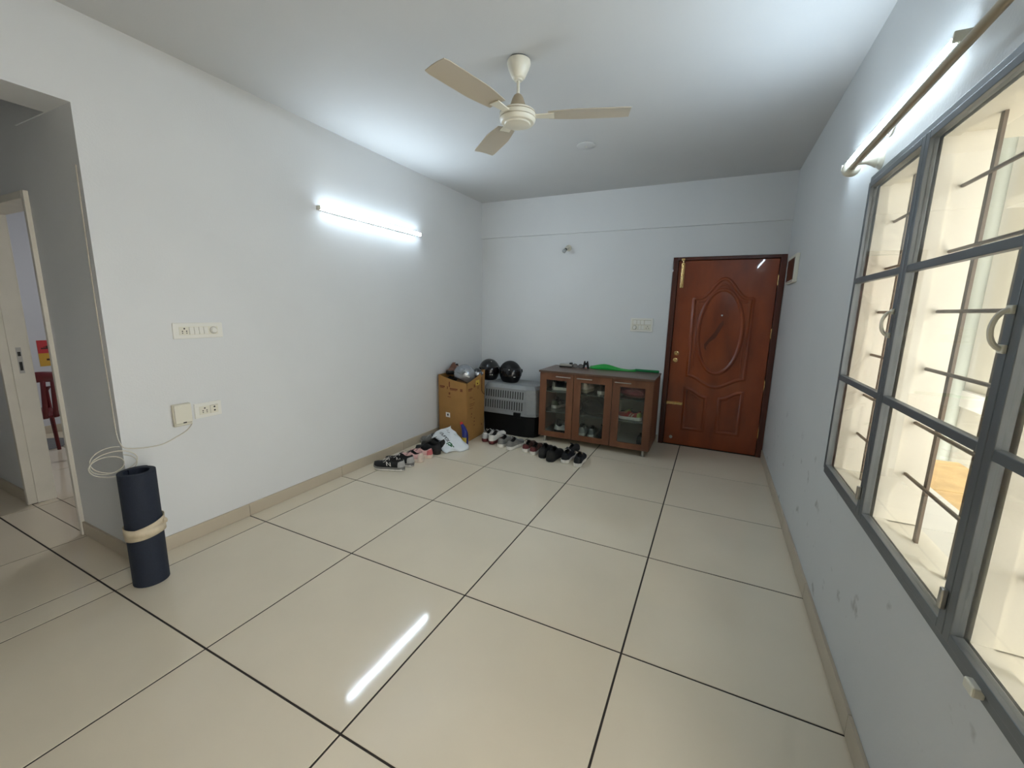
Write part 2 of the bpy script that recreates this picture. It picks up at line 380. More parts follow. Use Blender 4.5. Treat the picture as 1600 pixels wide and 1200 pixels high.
# grey outer frame and three sashes
ax0, ax1 = 3.166, 3.197
o0, o1, oz0, oz1 = -.31, 1.578, .712, 2.058
fr = MB().box((3.176, o0, oz0), (3.1915, o1, WZ0 + .005)).box((3.176, o0, WZ1 - .005), (3.1915, o1, oz1)).box((3.176, o1 - .022, WZ0), (3.1915, o1, WZ1)).box((3.176, o0, WZ0), (3.1915, o0 + .022, WZ1))
fr.build('outer_frame', M_grey_al, win, bevel=.002)
sw = .028
for k, (a, b) in enumerate(((1.003, 1.556), (.366, 1.001), (-.286, .364))):
    sx0 = 3.168; sx1 = 3.192
    s = MB().box((sx0, a, WZ0 + .006), (sx1, a + sw, WZ1 - .006)).box((sx0, b - sw, WZ0 + .006), (sx1, b, WZ1 - .006)).box((sx0, a + sw, WZ0 + .006), (sx1, b - sw, WZ0 + .03)).box((sx0, a + sw, WZ1 - .03), (sx1, b - sw, WZ1 - .006)).build('sash', M_grey_al, win, bevel=.002)
    zs = [WZ0 + .03, 1.185, 1.617, WZ1 - .03]
    for z in zs[1:3]: box('glazing_bar', (sx0 + .001, a + sw, z - .012), (sx1 - .001, b - sw, z + .012), M_grey_al, s, .002)
    for i in range(3):
        z0, z1 = zs[i] + (.012 if i else 0), zs[i + 1] - (.012 if i < 2 else 0)
        box('glass_pane', (3.179, a + sw, z0), (3.183, b - sw, z1), M_win_gl, s)
    hy = a + .014
    if k < 2:
        MB().tube([(sx0 - .003 - .024 * math.sin(PI * i / 14), hy - .006, 1.44 - .040 * math.cos(PI * i / 14)) for i in range(15)], .0055, 8).build('handle', M_ivory, s, True)
        for z in (1.40, 1.48): box('handle_foot', (sx0 - .007, hy - .016, z - .009), (sx0, hy + .006, z + .009), M_ivory, s, .002)
    box('latch', (sx0 - .012, a + .004, .80), (sx0, a + .020, .85), M_chrome, s, .003)
# window stay on the frame bottom
box('window_stay', (3.155, .20, .722), (3.176, .235, .745), M_ivory, win, .004)
# outside ledge and neighbour
M_ledge = mat('white_ledge_tile', (206, 205, 199), .5, noise=.04, nscale=6)
M_sand = mat('sandstone_ledge', (190, 160, 112), .8, noise=.12, nscale=14, bump=.3)
M_nb = mat('neighbour_paint', (196, 192, 180), .8, noise=.04, nscale=2)
M_nbg = mat('neighbour_grey_paint', (172, 176, 168), .8, noise=.05, nscale=2)
led = sempty('trim_2', 'white tiled ledge outside the window')
for i in range(8):
    y0 = -.5 + i * .3
    box('ledge_tile', (WO, y0 + .002, .69), (WO + .2, y0 + .298, .742), M_ledge, led, .002)
for i in range(5):
    y0 = -.6 + i * .55
    box('sandstone_slab', (WO + .2, y0 + .003, .62), (WO + .55, y0 + .547, .70), M_sand, led, .006)
box('ledge_support', (WO, -.6, .4), (WO + .52, 2.2, .62), M_nb, led)
nb = thing('neighbour_building', 'pale neighbouring house wall seen through the window', 'building', (0, 0, 0))
NX = 5.1
MB().box((NX, -.4, -3), (NX + .3, 12, 8)).build('wall', M_nb, nb)
for y in (3.0, 6.2, 9.2):
    w = box('window', (NX - .02, y, 1.0), (NX, y + 1.2, 2.25), M_nbg, nb)
    box('pane', (NX - .024, y + .08, 1.08), (NX - .02, y + .57, 2.17), mat('far_pane', (170, 178, 172), .2), w)
    box('pane', (NX - .024, y + .63, 1.08), (NX - .02, y + 1.12, 2.17), mat('far_pane', (170, 178, 172), .2), w)
    box('sunshade', (NX - .35, y - .15, 2.4), (NX, y + 1.35, 2.47), M_nb, nb)
box('plinth_band', (NX - .05, -.4, .55), (NX, 12, .72), M_ledge, nb)
MB().tube([(NX - .07, 5.2, -3), (NX - .07, 5.2, 8)], .05, 12).build('drain_pipe', M_nbg, nb, True)
up_ = MB().box((XR, -1.0, H + .12), (WO, 9, 8)).box((XR, YB + .12, -3), (WO, 9, H + .12)); struct(up_.build('wall_upper_storeys', M_nb), 'outer wall of the storeys above')
struct(box('wall_sky_blocker', (WO, -.43, -3), (WO + .6, -.33, 8), M_nb))  # unseen fin, added to block sky light from the window reveals
box('added_sky_shade', (WO, -.33, 2.25), (WO + .5, 1.9, 2.33), M_nb, led)  # slab added out of view above the window to darken its reveals
gr = MB().box((WO, -6, -3.1), (12, 14, -3.0)).build('ground', mat('outside_ground', (190, 184, 170), .9)); struct(gr)

# ================================================================== LIGHT FITTINGS
def tube_light(label, x, nx, y0, y1, z, power, gname):
    t = thing('tube_light', label, 'tube light', (x, (y0 + y1) / 2, z), group='LED battens on the walls')
    L = (y1 - y0) / 2; s = nx
    em = mat('tube_glow_' + gname, (255, 255, 255), .4, emit=((.71, .865, 1.0), power))
    # white housing against the wall, glowing half-round diffuser in front
    n = 10; v = []; f = []
    for yy in (-L + .012, L - .012):
        for i in range(n + 1):
            a = math.radians(-62 + 124 * i / n); v.append((s * (.0225 + .016 * math.cos(a)), yy, .0155 * math.sin(a) / math.sin(math.radians(62))))
    for i in range(n): f.append((i, i + 1, n + 2 + i, n + 1 + i))
    f += [tuple(range(n + 1)), tuple(range(n + 1, 2 * n + 2))]
    pyd('diffuser', v, f, em, t, True)
    box('housing', (min(0, s * .030), -L + .012, -.0155), (max(0, s * .030), L - .012, .0155), M_white, t, .002)
    for yy in (-L, L - .012): box('end_cap', (min(0, s * .043), yy, -.0145), (max(0, s * .043), yy + .012, .0145), M_ivory, t, .003)
    MB().tube([(s * .003, .05 * math.cos(a * PI / 12), .05 * math.sin(a * PI / 12)) for a in range(24)], .003, 6, True).build('wall_ring', M_ivory, t, True)
    return t
tube_light('lit tube light on the long left wall', XL, 1, 1.50, 2.72, 2.19, TUBE_L, 'left')
tube_light('lit tube light above the window behind the curtain rod', XR, -1, .87, 2.05, 2.232, TUBE_R, 'right')

rod = thing('curtain_rod', 'beige curtain rod with round finial above the window', 'curtain rod', (3.11, .6, 2.114))
M_rod = mat('rod_beige', (176, 164, 140), .35, metal=.3)
MB().tube([(0, 1.0, 0), (0, -1.2, 0)], .0125, 14).build('rod', M_rod, rod, True)
for s, y in ((1, 1.0), (-1, -1.2)):
    MB().lathe([(.014, 0), (.026, s * .003), (.033, s * .012), (.036, s * .024), (.031, s * .037), (.026, s * .042), (.026, s * .046), (.018, s * .058), (.001, s * .062)], 24, 'y', (0, y, 0)).build('finial', M_ivory, rod, True)
for y in (.93, -1.1):
    b = MB().lathe([(.040, .0865), (.040, .078), (.036, .074), (.030, .068), (.031, .062), (.022, .050), (.014, .030), (.013, -.0)], 24, 'x', (0, y, 0)).build('bracket', M_ivory, rod, True)

# ceiling fan
FXc, FYc = 1.545, 1.415
fan = thing('ceiling_fan', 'cream three-bladed ceiling fan', 'ceiling fan', (FXc, FYc, H))
M_fan = mat('fan_cream', (232, 226, 208), .35); M_fanb = mat('fan_blade_beige', (192, 180, 160), .4); M_fand = mat('fan_dusty_bell', (176, 160, 134), .5)
MB().lathe([(.052, -.004), (.062, -.008), (.064, -.020), (.056, -.045), (.036, -.088), (.030, -.094), (.022, -.096), (.021, -.104), (.001, -.105)], 32).build('canopy', M_fan, fan, True)
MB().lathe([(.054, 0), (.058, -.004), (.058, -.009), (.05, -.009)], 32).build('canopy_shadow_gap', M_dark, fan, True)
MB().lathe([(.0085, -.1), (.0085, -.195)], 14).build('down_rod', M_fan, fan, True)
MB().lathe([(.012, -.168), (.022, -.176), (.031, -.192), (.042, -.222), (.056, -.244), (.060, -.252), (.05, -.254)], 32).build('lower_bell', M_fand, fan, True)
mo = MB().lathe([(.05, -.250), (.086, -.252), (.096, -.258), (.098, -.266), (.096, -.268), (.099, -.270), (.100, -.290), (.097, -.292), (.099, -.294), (.097, -.304), (.088, -.314), (.072, -.316), (.068, -.322), (.04, -.328), (.001, -.330)], 40).build('motor', M_fan, fan, True)
for z in (-.267, -.292): MB().lathe([(.0965, z + .0015), (.0995, z + .001), (.0995, z - .001), (.0965, z - .0015)], 40).build('motor_groove', M_fand, mo, True)
for k in range(3):
    a = math.radians(18 + 120 * k); ca, sa = math.cos(a), math.sin(a)
    N = 14; v = []; f = []
    for i in range(N + 1):
        t = i / N; r = .17 + .43 * t
        wd = .052 + .020 * min(1, t * 3) - .004 * t
        if t > .93: wd *= .92
        tilt = math.radians(5)
        for s in (-1, -.33, .33, 1):
            u = wd * s; zz = -.276 + u * math.sin(tilt) * .9 + .005 * (1 - s * s); uu = u * math.cos(tilt)
            v += [(r * ca - uu * sa, r * sa + uu * ca, zz), (r * ca - uu * sa, r * sa + uu * ca, zz - .004)]
    for i in range(N):
        for s in range(3):
            p = i * 8 + s * 2; q = p + 8
            f += [(p, q, q + 2, p + 2), (p + 1, p + 3, q + 3, q + 1)]
        p = i * 8; q = p + 8; f += [(p, p + 1, q + 1, q), (p + 6, q + 6, q + 7, p + 7)]
    f += [(0, 2, 3, 1), (2, 4, 5, 3), (4, 6, 7, 5)]; e = N * 8; f += [(e, e + 1, e + 3, e + 2), (e + 2, e + 3, e + 5, e + 4), (e + 4, e + 5, e + 7, e + 6)]
    bl = pyd('blade', v, f, M_fanb, fan, True); bl.modifiers.new('s', 'EDGE_SPLIT').split_angle = .8
    arm = [(.09, -.018), (.2, -.030), (.2, .030), (.09, .018)]
    MB().prism(arm, .006, lambda p, q, h: (p * ca - q * sa, p * sa + q * ca, -.284 + h)).build('blade_arm', M_fan, bl)

rose = thing('ceiling_rose', 'small white round cover plate on the ceiling', 'ceiling plate', (1.55, 2.69, H))
MB().lathe([(.075, 0), (.075, -.004), (.068, -.008), (.001, -.010)], 36).build('cover', M_ceil, rose, True)
MB().lathe([(.006, -.009), (.006, -.013), (.001, -.014)], 12).build('screw', M_ivory, rose, True)

bh = thing('bulb_holder', 'white bulb holder with a small bulb above the shoe cabinet', 'bulb holder', (.99, YB, 2.19))
MB().lathe([(.036, 0), (.036, -.010), (.030, -.016), (.018, -.02), (.001, -.02)], 24, 'y').build('base_plate', M_ivory, bh, True)
p0, p1 = Vector((0, -.018, .012)), Vector((-.012, -.062, -.02))
MB().tube([p0, (p0 + p1) / 2, p1], [.020, .021, .019], 18).build('socket', M_ivory, bh, True)
d = (p1 - p0).normalized()
MB().tube([p1, p1 + d * .012], .0165, 16).build('cap', M_dark, bh, True)
MB().tube([p1 + d * .012, p1 + d * .02, p1 + d * .035, p1 + d * .052, p1 + d * .062, p1 + d * .066], [.012, .016, .022, .022, .014, .003], 18).build('bulb', mat('bulb_glass', (176, 178, 176), .15), bh, True)

# ================================================================== ELECTRICAL
def five_pin(par, cx, cz, face, s=1.):
    # holes on a +x facing plate (face = local x), local y right, z up
    for dy, dz, r in ((0, .013, .0045), (-.011, -.002, .0035), (.011, -.002, .0035), (-.011, -.013, .003), (.011, -.013, .003)):
        MB().lathe([(r * s, face), (r * s, face + .0006)], 10, 'x', (0, cx + dy * s, cz + dz * s)).build('pin_hole', M_dark, par)
M_groove = mat('switch_gap', (176, 170, 158), .6)
sp1 = thing('switch_plate', 'long white switch plate with socket, four switches and regulator knob', 'switch plate', (XL, .605, 1.295))
pl = box('plate', (0, -.135, -.046), (.010, .135, .046), M_white, sp1, .003)
box('insert', (.010, -.105, -.024), (.0125, .105, .024), M_ivory, sp1, .001)
five_pin(sp1, -.078, 0, .0127)
for y in (-.040, -.014, .012, .038):
    s = MB().box((.0125, y - .011, -.020), (.0155, y + .011, .0)).box((.0125, y - .011, 0), (.0135, y + .011, .020)).build('switch_rocker', M_white, sp1, bevel=.001)
box('gap', (.0124, -.0545, -.022), (.0127, -.0515, .022), M_groove, sp1)
for y in (-.027, -.001, .025): box('gap', (.0124, y - .0015, -.022), (.0127, y + .0015, .022), M_groove, sp1)
MB().lathe([(.019, .0125), (.019, .016), (.016, .024), (.014, .026), (.001, .026)], 24, 'x', (0, .080, 0)).build('regulator_knob', M_white, sp1, True)
MB().lathe([(.022, .0125), (.022, .0135), (.019, .0136)], 24, 'x', (0, .080, 0)).build('regulator_ring', M_groove, sp1)
sp2 = thing('socket_plate', 'white double socket plate low on the left wall', 'socket', (XL, .61, .805))
box('plate', (0, -.076, -.046), (.010, .076, .046), M_white, sp2, .003)
box('insert', (.010, -.052, -.026), (.0125, .056, .026), M_ivory, sp2, .001)
five_pin(sp2, -.022, 0, .0127)
box('gap', (.0124, .008, -.025), (.0127, .011, .025), M_groove, sp2); box('gap', (.0124, .009, .0225), (.0127, .055, .025), M_groove, sp2)
for z in (.012, -.010): MB().lathe([(.0055, .0125), (.0055, .0132)], 12, 'x', (0, .034, z)).build('pin_hole', M_dark, sp2)
ad = thing('junction_box', 'off-white cable box beside the low double socket', 'junction box', (XL, .462, .803))
box('back_box', (0, -.047, -.066), (.022, .047, .066), mat('aged_ivory', (206, 200, 180), .5, noise=.06), ad, .004)
box('lid', (.022, -.043, -.048), (.034, .045, .064), M_ivory, ad, .004)
box('cable_port', (.022, -.04, -.062), (.028, .044, -.051), M_ivory, ad, .002)
box('notch', (.0335, -.006, -.049), (.0345, .012, -.042), M_dark, ad)
M_cable = mat('white_cable', (206, 200, 186), .5)
cb = thing('loose_cable', 'thin white cable running down the passage corner into a loose coil', 'cable', (XL, YP, 0))
def catmull(P, n=8):
    P = [Vector(p) for p in P]; out = []
    for i in range(len(P) - 1):
        a, b, c, d_ = P[max(0, i - 1)], P[i], P[i + 1], P[min(len(P) - 1, i + 2)]
        for k in range(n):
            t = k / n; out.append(.5 * ((2 * b) + (c - a) * t + (2 * a - 5 * b + 4 * c - d_) * t * t + (3 * b - a - 3 * c + d_) * t ** 3))
    out.append(P[-1]); return out
dn = [(-.03, -.004, 2.10), (-.035, -.005, 1.8), (-.04, -.005, 1.45), (-.035, -.006, 1.2), (-.028, -.006, .95), (-.02, -.008, .80), (.008, -.01, .715), (.02, .02, .675), (.012, .16, .652), (.008, .26, .68), (.008, .31, .705), (.016, .335, .74)]
MB().tube(catmull(dn), .0028, 6).build('cable', M_cable, cb, True)
loops = []
cen = Vector((.035, -.062, .640))
e1 = Vector((.42, .90, .10)).normalized(); e2 = Vector((-.5, .1, .86)).normalized()
for i in range(97):
    t = i / 32; a = 2 * PI * t + 1.1; k = int(t)
    ra, rb = .082 + .012 * math.sin(2.1 * t + 1), .058 + .01 * math.cos(1.7 * t)
    loops.append(cen + e1 * (ra * math.cos(a) + .018 * math.sin(1.3 * t * 2)) + e2 * (rb * math.sin(a) - .012 * t) + Vector((.006 * t, -.006 * t, 0)))
MB().tube(loops, .0026, 6).build('coil', M_cable, cb, True)

swb = thing('switch_board', 'white six-module switch board beside the entrance door', 'switch board', (1.885, YB, 1.325))
def by(name, x0, x1, z0, z1, y0, y1, m, par, bev=.001): return box(name, (x0, -y1, z0), (x1, -y0, z1), m, par, bev)
by('plate', -.122, .122, -.075, .075, 0, .010, M_white, swb, .003)
by('insert', -.105, .105, -.058, .058, .010, .0115, M_ivory, swb)
for x in (-.088, -.048, -.008): by('switch_rocker', x - .0, x + .032, .008, .050, .0115, .0150, M_white, swb)
by('blank_module', .034, .100, .008, .050, .0115, .0135, M_white, swb)
for x in (-.030, .002): by('switch_rocker', x - .0, x + .026, -.050, -.008, .0115, .0150, M_white, swb)
for x0, x1, z in ((-.1, .1, .002), (-.1, .1, -.054), (-.1, .1, .054)): by('gap', x0, x1, z - .0012, z + .0012, .0115, .012, M_groove, swb, 0)
for x in (-.052, -.012, .030, -.034, -.001): by('gap', x - .0012, x + .0012, -.052 if x in (-.034, -.001) else .006, 0 if x in (-.034, -.001) else .052, .0115, .012, M_groove, swb, 0)
MB().lathe([(.020, -.0115), (.020, -.016), (.014, -.026), (.001, -.026)], 20, 'y', (-.072, 0, -.029)).build('regulator_knob', M_white, swb, True)
MB().lathe([(.024, -.0115), (.024, -.0125), (.02, -.0126)], 20, 'y', (-.072, 0, -.029)).build('regulator_ring', M_groove, swb)
for dx, dz, r in ((0, .014, .007), (-.013, -.006, .006), (.013, -.006, .006)):
    MB().lathe([(r, -.0136), (r, -.0142)], 10, 'y', (.067 + dx, 0, -.029 + dz)).build('pin_hole', M_groove, swb)
db = thing('fuse_box', 'cream fuse box with dark door on the wall beside the entrance', 'fuse box', (XR, 3.51, 1.85))
box('casing', (-.028, -.20, -.115), (0, .20, .115), M_ivory, db, .004)
box('dark_door', (-.0305, -.165, -.092), (-.028, .19, .085), mat('fuse_door', (58, 40, 32), .3), db, .001)
box('door_rim', (-.034, -.17, .085), (-.028, .195, .092), M_ivory, db, .001)
box('label_strip', (-.029, -.15, -.110), (-.028, .15, -.097), mat('fuse_label', (196, 182, 170), .6), db)

# ================================================================== SHOES
def sm(a, b, t):
    t = max(0, min(1, (t - a) / (b - a))); return t * t * (3 - 2 * t)
class Shoe:
    """sneaker pointing along +x, heel at x=0, in local metres"""
    def __init__(s, L=.285, Wd=.102, hc=.088, thr=.56, sole=.03, toe=.055):
        s.L, s.W, s.hc, s.thr, s.sole, s.toe = L, Wd, hc, thr, sole, toe
    def hw(s, t):   # half width
        k = .36 * math.sqrt(max(0, 1 - (1 - min(1, t / .14)) ** 2)) + .02 * sm(.1, .4, t) + .12 * sm(.35, .72, t)
        if t > .74: k *= math.sqrt(max(0.0, 1 - ((t - .74) / .26) ** 2.4)) * .999 + .001
        return s.W * max(.02, k)
    def side(s, t): return .006 * math.sin(PI * min(1, max(0, (t - .2) / .8)))   # slight banana
    def zs(s, t): return s.sole + .006 * sm(.25, 0, t) + .010 * sm(.8, 1, t)
    def top(s, t):  # top line height above ground
        col = s.hc + .012 * sm(.22, 0, t) - .012 * sm(.05, .3, t)
        vamp = s.hc + .012 - (s.hc + .012 - s.toe - .012) * sm(.42, .86, t)
        z = col * (1 - sm(.3, .5, t)) + vamp * sm(.3, .5, t)
        if t > .86: z = z - (z - s.zs(t) - .018) * ((t - .86) / .14) ** 2
        return z + s.sole - .03
    def pt(s, t, k, sg, off=0.):   # k 0 bottom .. 1 rim of the outer side surface
        w = s.hw(t); z0, z1 = s.zs(t), s.top(t)
        op = 1 - sm(s.thr - .12, s.thr + .06, t)
        rim = w * (.62 * op + .30 * (1 - op)) if t > .08 else w * .66
        bul = 1 + .06 * math.sin(PI * k)
        y = (w * (1 - k ** 2.2) + rim * k ** 2.2) * bul
        z = z0 + (z1 - z0) * (k ** .9)
        x = s.L * t
        if t < .15: x += .012 * k * (1 - t / .15) * (1 if k < .7 else 1)
        return Vector((x, sg * (y + off) + s.side(t), z + off * .4))
def make_shoe(name, label, loc, rot, up, sole, lin_, lace=None, heel=None, sh=None, tag_col=None, midline=None, group=None, n_mark=None, toe_cap=None, tilt=None):
    sh = sh or Shoe()
    t = thing(name, label, 'shoe', loc, rot, group)
    N, K = 22, 6
    ts = [i / N for i in range(N + 1)]
    # sole
    v = []; f = []
    lv = [(0., .93, 0.), (.15, 1., .004), (.6, 1.03, .0), (1., 1.0, .0)]
    loop = [(tt, 1) for tt in ts] + [(tt, -1) for tt in ts[::-1]]
    m = len(loop)
    for kz, sc, _ in lv:
        for tt, sg in loop:
            lift = .012 * sm(.75, 1, tt)
            v.append((sh.L * tt + (.004 * (sc - .97) * 30 * (tt - .5)), sg * sh.hw(tt) * sc * 1.05 + sh.side(tt), lift * (1 - kz * .0) + kz * (sh.zs(tt) + .004 - lift)))
    for r in range(len(lv) - 1):
        for i in range(m): j = (i + 1) % m; f.append((r * m + i, r * m + j, (r + 1) * m + j, (r + 1) * m + i))
    f += [tuple(range(m))[::-1]]
    for i in range(N): a, b = i, i + 1; c, d_ = m - 1 - i, m - 2 - i; q = (len(lv) - 1) * m; f.append((q + a, q + b, q + d_, q + c))
    pyd('sole', v, f, sole, t, True).modifiers.new('e', 'EDGE_SPLIT').split_angle = .9
    if midline:
        mv = []; mf = []
        for tt, sg in loop:
            for kz in (.12, .55): lift = .012 * sm(.75, 1, tt); mv.append((sh.L * (tt + (.5 - tt) * -.012), sg * (sh.hw(tt) * 1.075 + .0008) + sh.side(tt), lift + kz * (sh.zs(tt) - lift)))
        for i in range(m): j = (i + 1) % m; mf.append((2 * i, 2 * j, 2 * j + 1, 2 * i + 1))
        pyd('outsole', mv, mf, midline, t, True)
    # upper : both sides + vamp
    v = []; f = []; R = 2 * (K + 1)
    for tt in ts:
        for k in range(K + 1): v.append(sh.pt(tt, k / K, 1))
        for k in range(K, -1, -1): v.append(sh.pt(tt, k / K, -1))
    for i in range(N):
        for k in range(R - 1):
            if k == K and ts[i] < sh.thr - .02 and i > 0: continue
            if k == K and i == 0: continue
            f.append((i * R + k, (i + 1) * R + k, (i + 1) * R + k + 1, i * R + k + 1))
    f.append(tuple(range(R)))
    o = pyd('upper', v, f, up, t, True)
    # lining
    v = []; f = []; ii = [i for i, tt in enumerate(ts) if tt <= sh.thr + .03]
    cols = [(.97, 1., 1), (.80, .55, 1), (.5, .15, 1), (0, .1, 1), (.5, .15, -1), (.80, .55, -1), (.97, 1., -1)]
    for i in ii:
        tt = ts[i]; p = sh.pt(tt, 1, 1); z0 = sh.zs(tt); c = sh.side(tt); hw_ = p.y - c
        for a, kz, sg in cols:
            x = p.x if kz > .9 else max(p.x, sh.L * .035) if kz > .3 else max(p.x, sh.L * .05)
            v.append((x + (.004 if i == 0 else 0), c + sg * hw_ * a, z0 + .004 + (p.z - z0 - .003) * kz))
    for a in range(len(ii) - 1):
        for k in range(6): f.append((a * 7 + k, (a + 1) * 7 + k, (a + 1) * 7 + k + 1, a * 7 + k + 1))
    f.append(tuple(range(7)))
    pyd('lining', v, f, lin_, t, True)
    # tongue
    v = []; f = []
    for i in range(6):
        q = i / 5; tt = sh.thr + .03 - .2 * q; z = sh.top(sh.thr) + .002 + .030 * q
        for s in (-1, -.4, .4, 1): v.append((sh.L * tt, sh.side(tt) + s * (.016 + .006 * q), z - .006 * abs(s)))
    for i in range(5):
        for k in range(3): f.append((i * 4 + k, i * 4 + k + 1, (i + 1) * 4 + k + 1, (i + 1) * 4 + k))
    to = pyd('tongue', v, f, lin_ if lace else up, t, True); so = to.modifiers.new('s', 'SOLIDIFY'); so.thickness = .004
    if lace:
        mb = MB()
        for i in range(5):
            tt = sh.thr - .12 + .055 * i; a, b = sh.pt(tt, 1, 1), sh.pt(tt + .02, 1, -1); mid = (a + b) / 2 + Vector((0, 0, .006 + max(0, (.012 - .003 * i))))
            mb.tube([a + Vector((0, .004, -.004)), mid, b + Vector((0, -.004, -.004))], .0024, 5)
        a = sh.pt(sh.thr - .12, 1, 1)
        mb.tube(catmull([a + Vector((0, -.01, .01)), a + Vector((.01, .02, .012)), a + Vector((.03, .03, -.012)), a + Vector((.05, .022, -.02))], 4), .002, 5)
        mb.build('laces', lace, t, True)
    def patch(name_, t0, t1, k0, k1, sg, m_, skew=0., off=.0012):
        v = []; f = []
        n1, n2 = 6, 4
        for i in range(n1 + 1):
            for j in range(n2 + 1):
                kk = k0 + (k1 - k0) * j / n2; v.append(sh.pt(min(1, max(0, t0 + (t1 - t0) * i / n1 + skew * (kk - k0))), kk, sg, off))
        for i in range(n1):
            for j in range(n2): q = i * (n2 + 1) + j; f.append((q, q + n2 + 1, q + n2 + 2, q + 1))
        return pyd(name_, v, f, m_, t, True)
    if heel:
        v = []; f = []; pr = []
        for tt in (.16, .12, .08, .04, .015, 0):
            pr.append((tt, 1))
        for tt in (0, .015, .04, .08, .12, .16): pr.append((tt, -1))
        for tt, sg in pr:
            for j in range(5): q = sh.pt(tt, .02 + .80 * j / 4, sg, .0015); q.x -= .0018 * (1 - tt / .16); v.append(q)
        for i in range(len(pr) - 1):
            for j in range(4): f.append((i * 5 + j, i * 5 + 5 + j, i * 5 + 6 + j, i * 5 + 1 + j))
        pyd('heel_counter', v, f, heel, t, True)
    if tag_col:
        for sg in (1, -1): patch('side_stripe', .34, .40, .12, .80, sg, tag_col, -.12); patch('side_stripe', .44, .48, .12, .75, sg, tag_col, -.12)
    if n_mark:
        for sg in (1, -1):
            patch('letter_mark', .36, .385, .2, .72, sg, n_mark, .06, .0016); patch('letter_mark', .47, .495, .2, .72, sg, n_mark, .06, .0016)
            patch('letter_mark', *((.36, .385) if sg > 0 else (.50, .525)), .2, .72, sg, n_mark, (.28 if sg > 0 else -.16), .0018)
    if toe_cap:
        for sg in (1, -1): patch('toe_cap', .80, .99, .0, .8, sg, toe_cap)
    return t
def M(c, r=.7, nm=None): return mat(nm or 'fabric_%02x%02x%02x_%d' % (*c, int(r * 10)), c, r, noise=.12, nscale=40, bump=.12, bscale=220)
K_ = M((13, 13, 14)); WH = M((226, 222, 214)); GY = M((122, 120, 116)); DG = M((38, 36, 36)); PK = M((222, 178, 172)); CR = M((226, 208, 192))
MR = M((92, 34, 36)); BR = M((74, 46, 38)); NV = M((14, 16, 26)); LG = M((178, 176, 172)); GN = M((62, 78, 50)); YG = M((150, 160, 84)); TN = M((176, 160, 138)); RD = M((150, 44, 40)); PKR = M((206, 110, 112)); OL = M((30, 27, 22))
def R_(deg): return (0, 0, math.radians(deg))
# ---- row along the left wall (toes to the wall)
def at(px, py, ang, back=0.): return (px, py, 0.0), R_(ang)
l, r = at(.215, 1.965, 194); make_shoe('sneaker', 'black sneaker with white N side mark and white sole edge, nearest the passage', l, r, K_, GY, DG, WH, LG, Shoe(.30, .108, .094), None, WH, 'shoes along the left wall', n_mark=WH)
l, r = at(.222, 2.085, 188); make_shoe('sneaker', 'grey and black sneaker behind the nearest black sneaker', l, r, K_, GY, DG, WH, LG, Shoe(.30, .108, .094), None, WH, 'shoes along the left wall', n_mark=WH)
l, r = at(.232, 2.215, 190); make_shoe('pink_sneaker', 'pink sneaker with black lining, nearer one of the pink pair', l, r, PK, CR, K_, K_, CR, Shoe(.25, .096, .088), None, None, 'shoes along the left wall')
l, r = at(.240, 2.345, 188); make_shoe('pink_sneaker', 'pink sneaker with red heel trim, touching the black shoes', l, r, PK, CR, K_, K_, PKR, Shoe(.25, .096, .088), None, None, 'shoes along the left wall')
l, r = at(.245, 2.475, 186); make_shoe('black_shoe', 'plain black shoe between pink sneaker and the plastic bag', l, r, K_, OL, K_, None, DG, Shoe(.285, .104, .100), None, None, 'shoes along the left wall')
l, r = at(.215, 2.60, 184); make_shoe('black_shoe', 'dark olive black shoe half under the plastic bag', l, r, OL, DG, K_, None, K_, Shoe(.285, .104, .100), None, None, 'shoes along the left wall')
l, r = at(.095, 2.715, 182); make_shoe('grey_sneaker', 'grey sneaker mostly hidden behind the plastic bag', l, r, GY, LG, DG, LG, None, Shoe(.27, .10, .09), None, None, 'shoes along the left wall')
# ---- row in front of crate and cabinet (heels to the room)
g2 = 'shoes in front of the cabinet'
make_shoe('white_sneaker', 'white sneaker with maroon sole standing by the carton corner', (.425, 3.035, 0), R_(86), WH, MR, DG, WH, LG, Shoe(.29, .104, .095), None, None, g2)
make_shoe('white_sneaker', 'white sneaker with maroon sole, toe resting up on a grey sneaker', (.535, 2.985, .004), (math.radians(3), math.radians(-7), math.radians(84)), WH, MR, DG, LG, None, Shoe(.29, .104, .098), None, None, g2)
make_shoe('grey_sneaker', 'grey knitted sneaker with white sole beside the white pair', (.668, 2.945, 0), R_(84), GY, WH, DG, LG, None, Shoe(.28, .102, .09), None, None, g2)
make_shoe('grey_sneaker', 'grey knitted sneaker with white sole nearer the brown pair', (.785, 2.920, 0), R_(80), GY, WH, DG, LG, None, Shoe(.28, .102, .09), None, None, g2)
make_shoe('brown_shoe', 'brown shoe with white sole, left of its pair', (.965, 2.945, 0), R_(88), BR, WH, K_, BR, MR, Shoe(.26, .092, .075), None, None, g2)
make_shoe('brown_shoe', 'brown shoe with white sole beside the black clogs', (1.068, 2.905, 0), R_(90), BR, WH, K_, BR, MR, Shoe(.26, .092, .075), None, None, g2)
make_shoe('black_shoe', 'black shoe partly hidden by its mate near the brown pair', (1.186, 2.865, 0), R_(90), K_, K_, DG, K_, DG, Shoe(.29, .106, .098), None, None, g2)
make_shoe('black_shoe', 'broad black shoe in the front of the row', (1.292, 2.805, 0), R_(86), K_, K_, DG, K_, OL, Shoe(.30, .115, .102), None, None, g2)
make_shoe('dark_slipper', 'small dark shoe lying behind the broad black shoe', (1.365, 3.135, 0), R_(70), DG, K_, K_, None, None, Shoe(.20, .08, .055), None, None, g2)
make_shoe('navy_sneaker', 'navy black sneaker with thick white sole, left of the end pair', (1.435, 2.835, 0), R_(90), NV, WH, K_, LG, K_, Shoe(.285, .102, .092), None, None, g2)
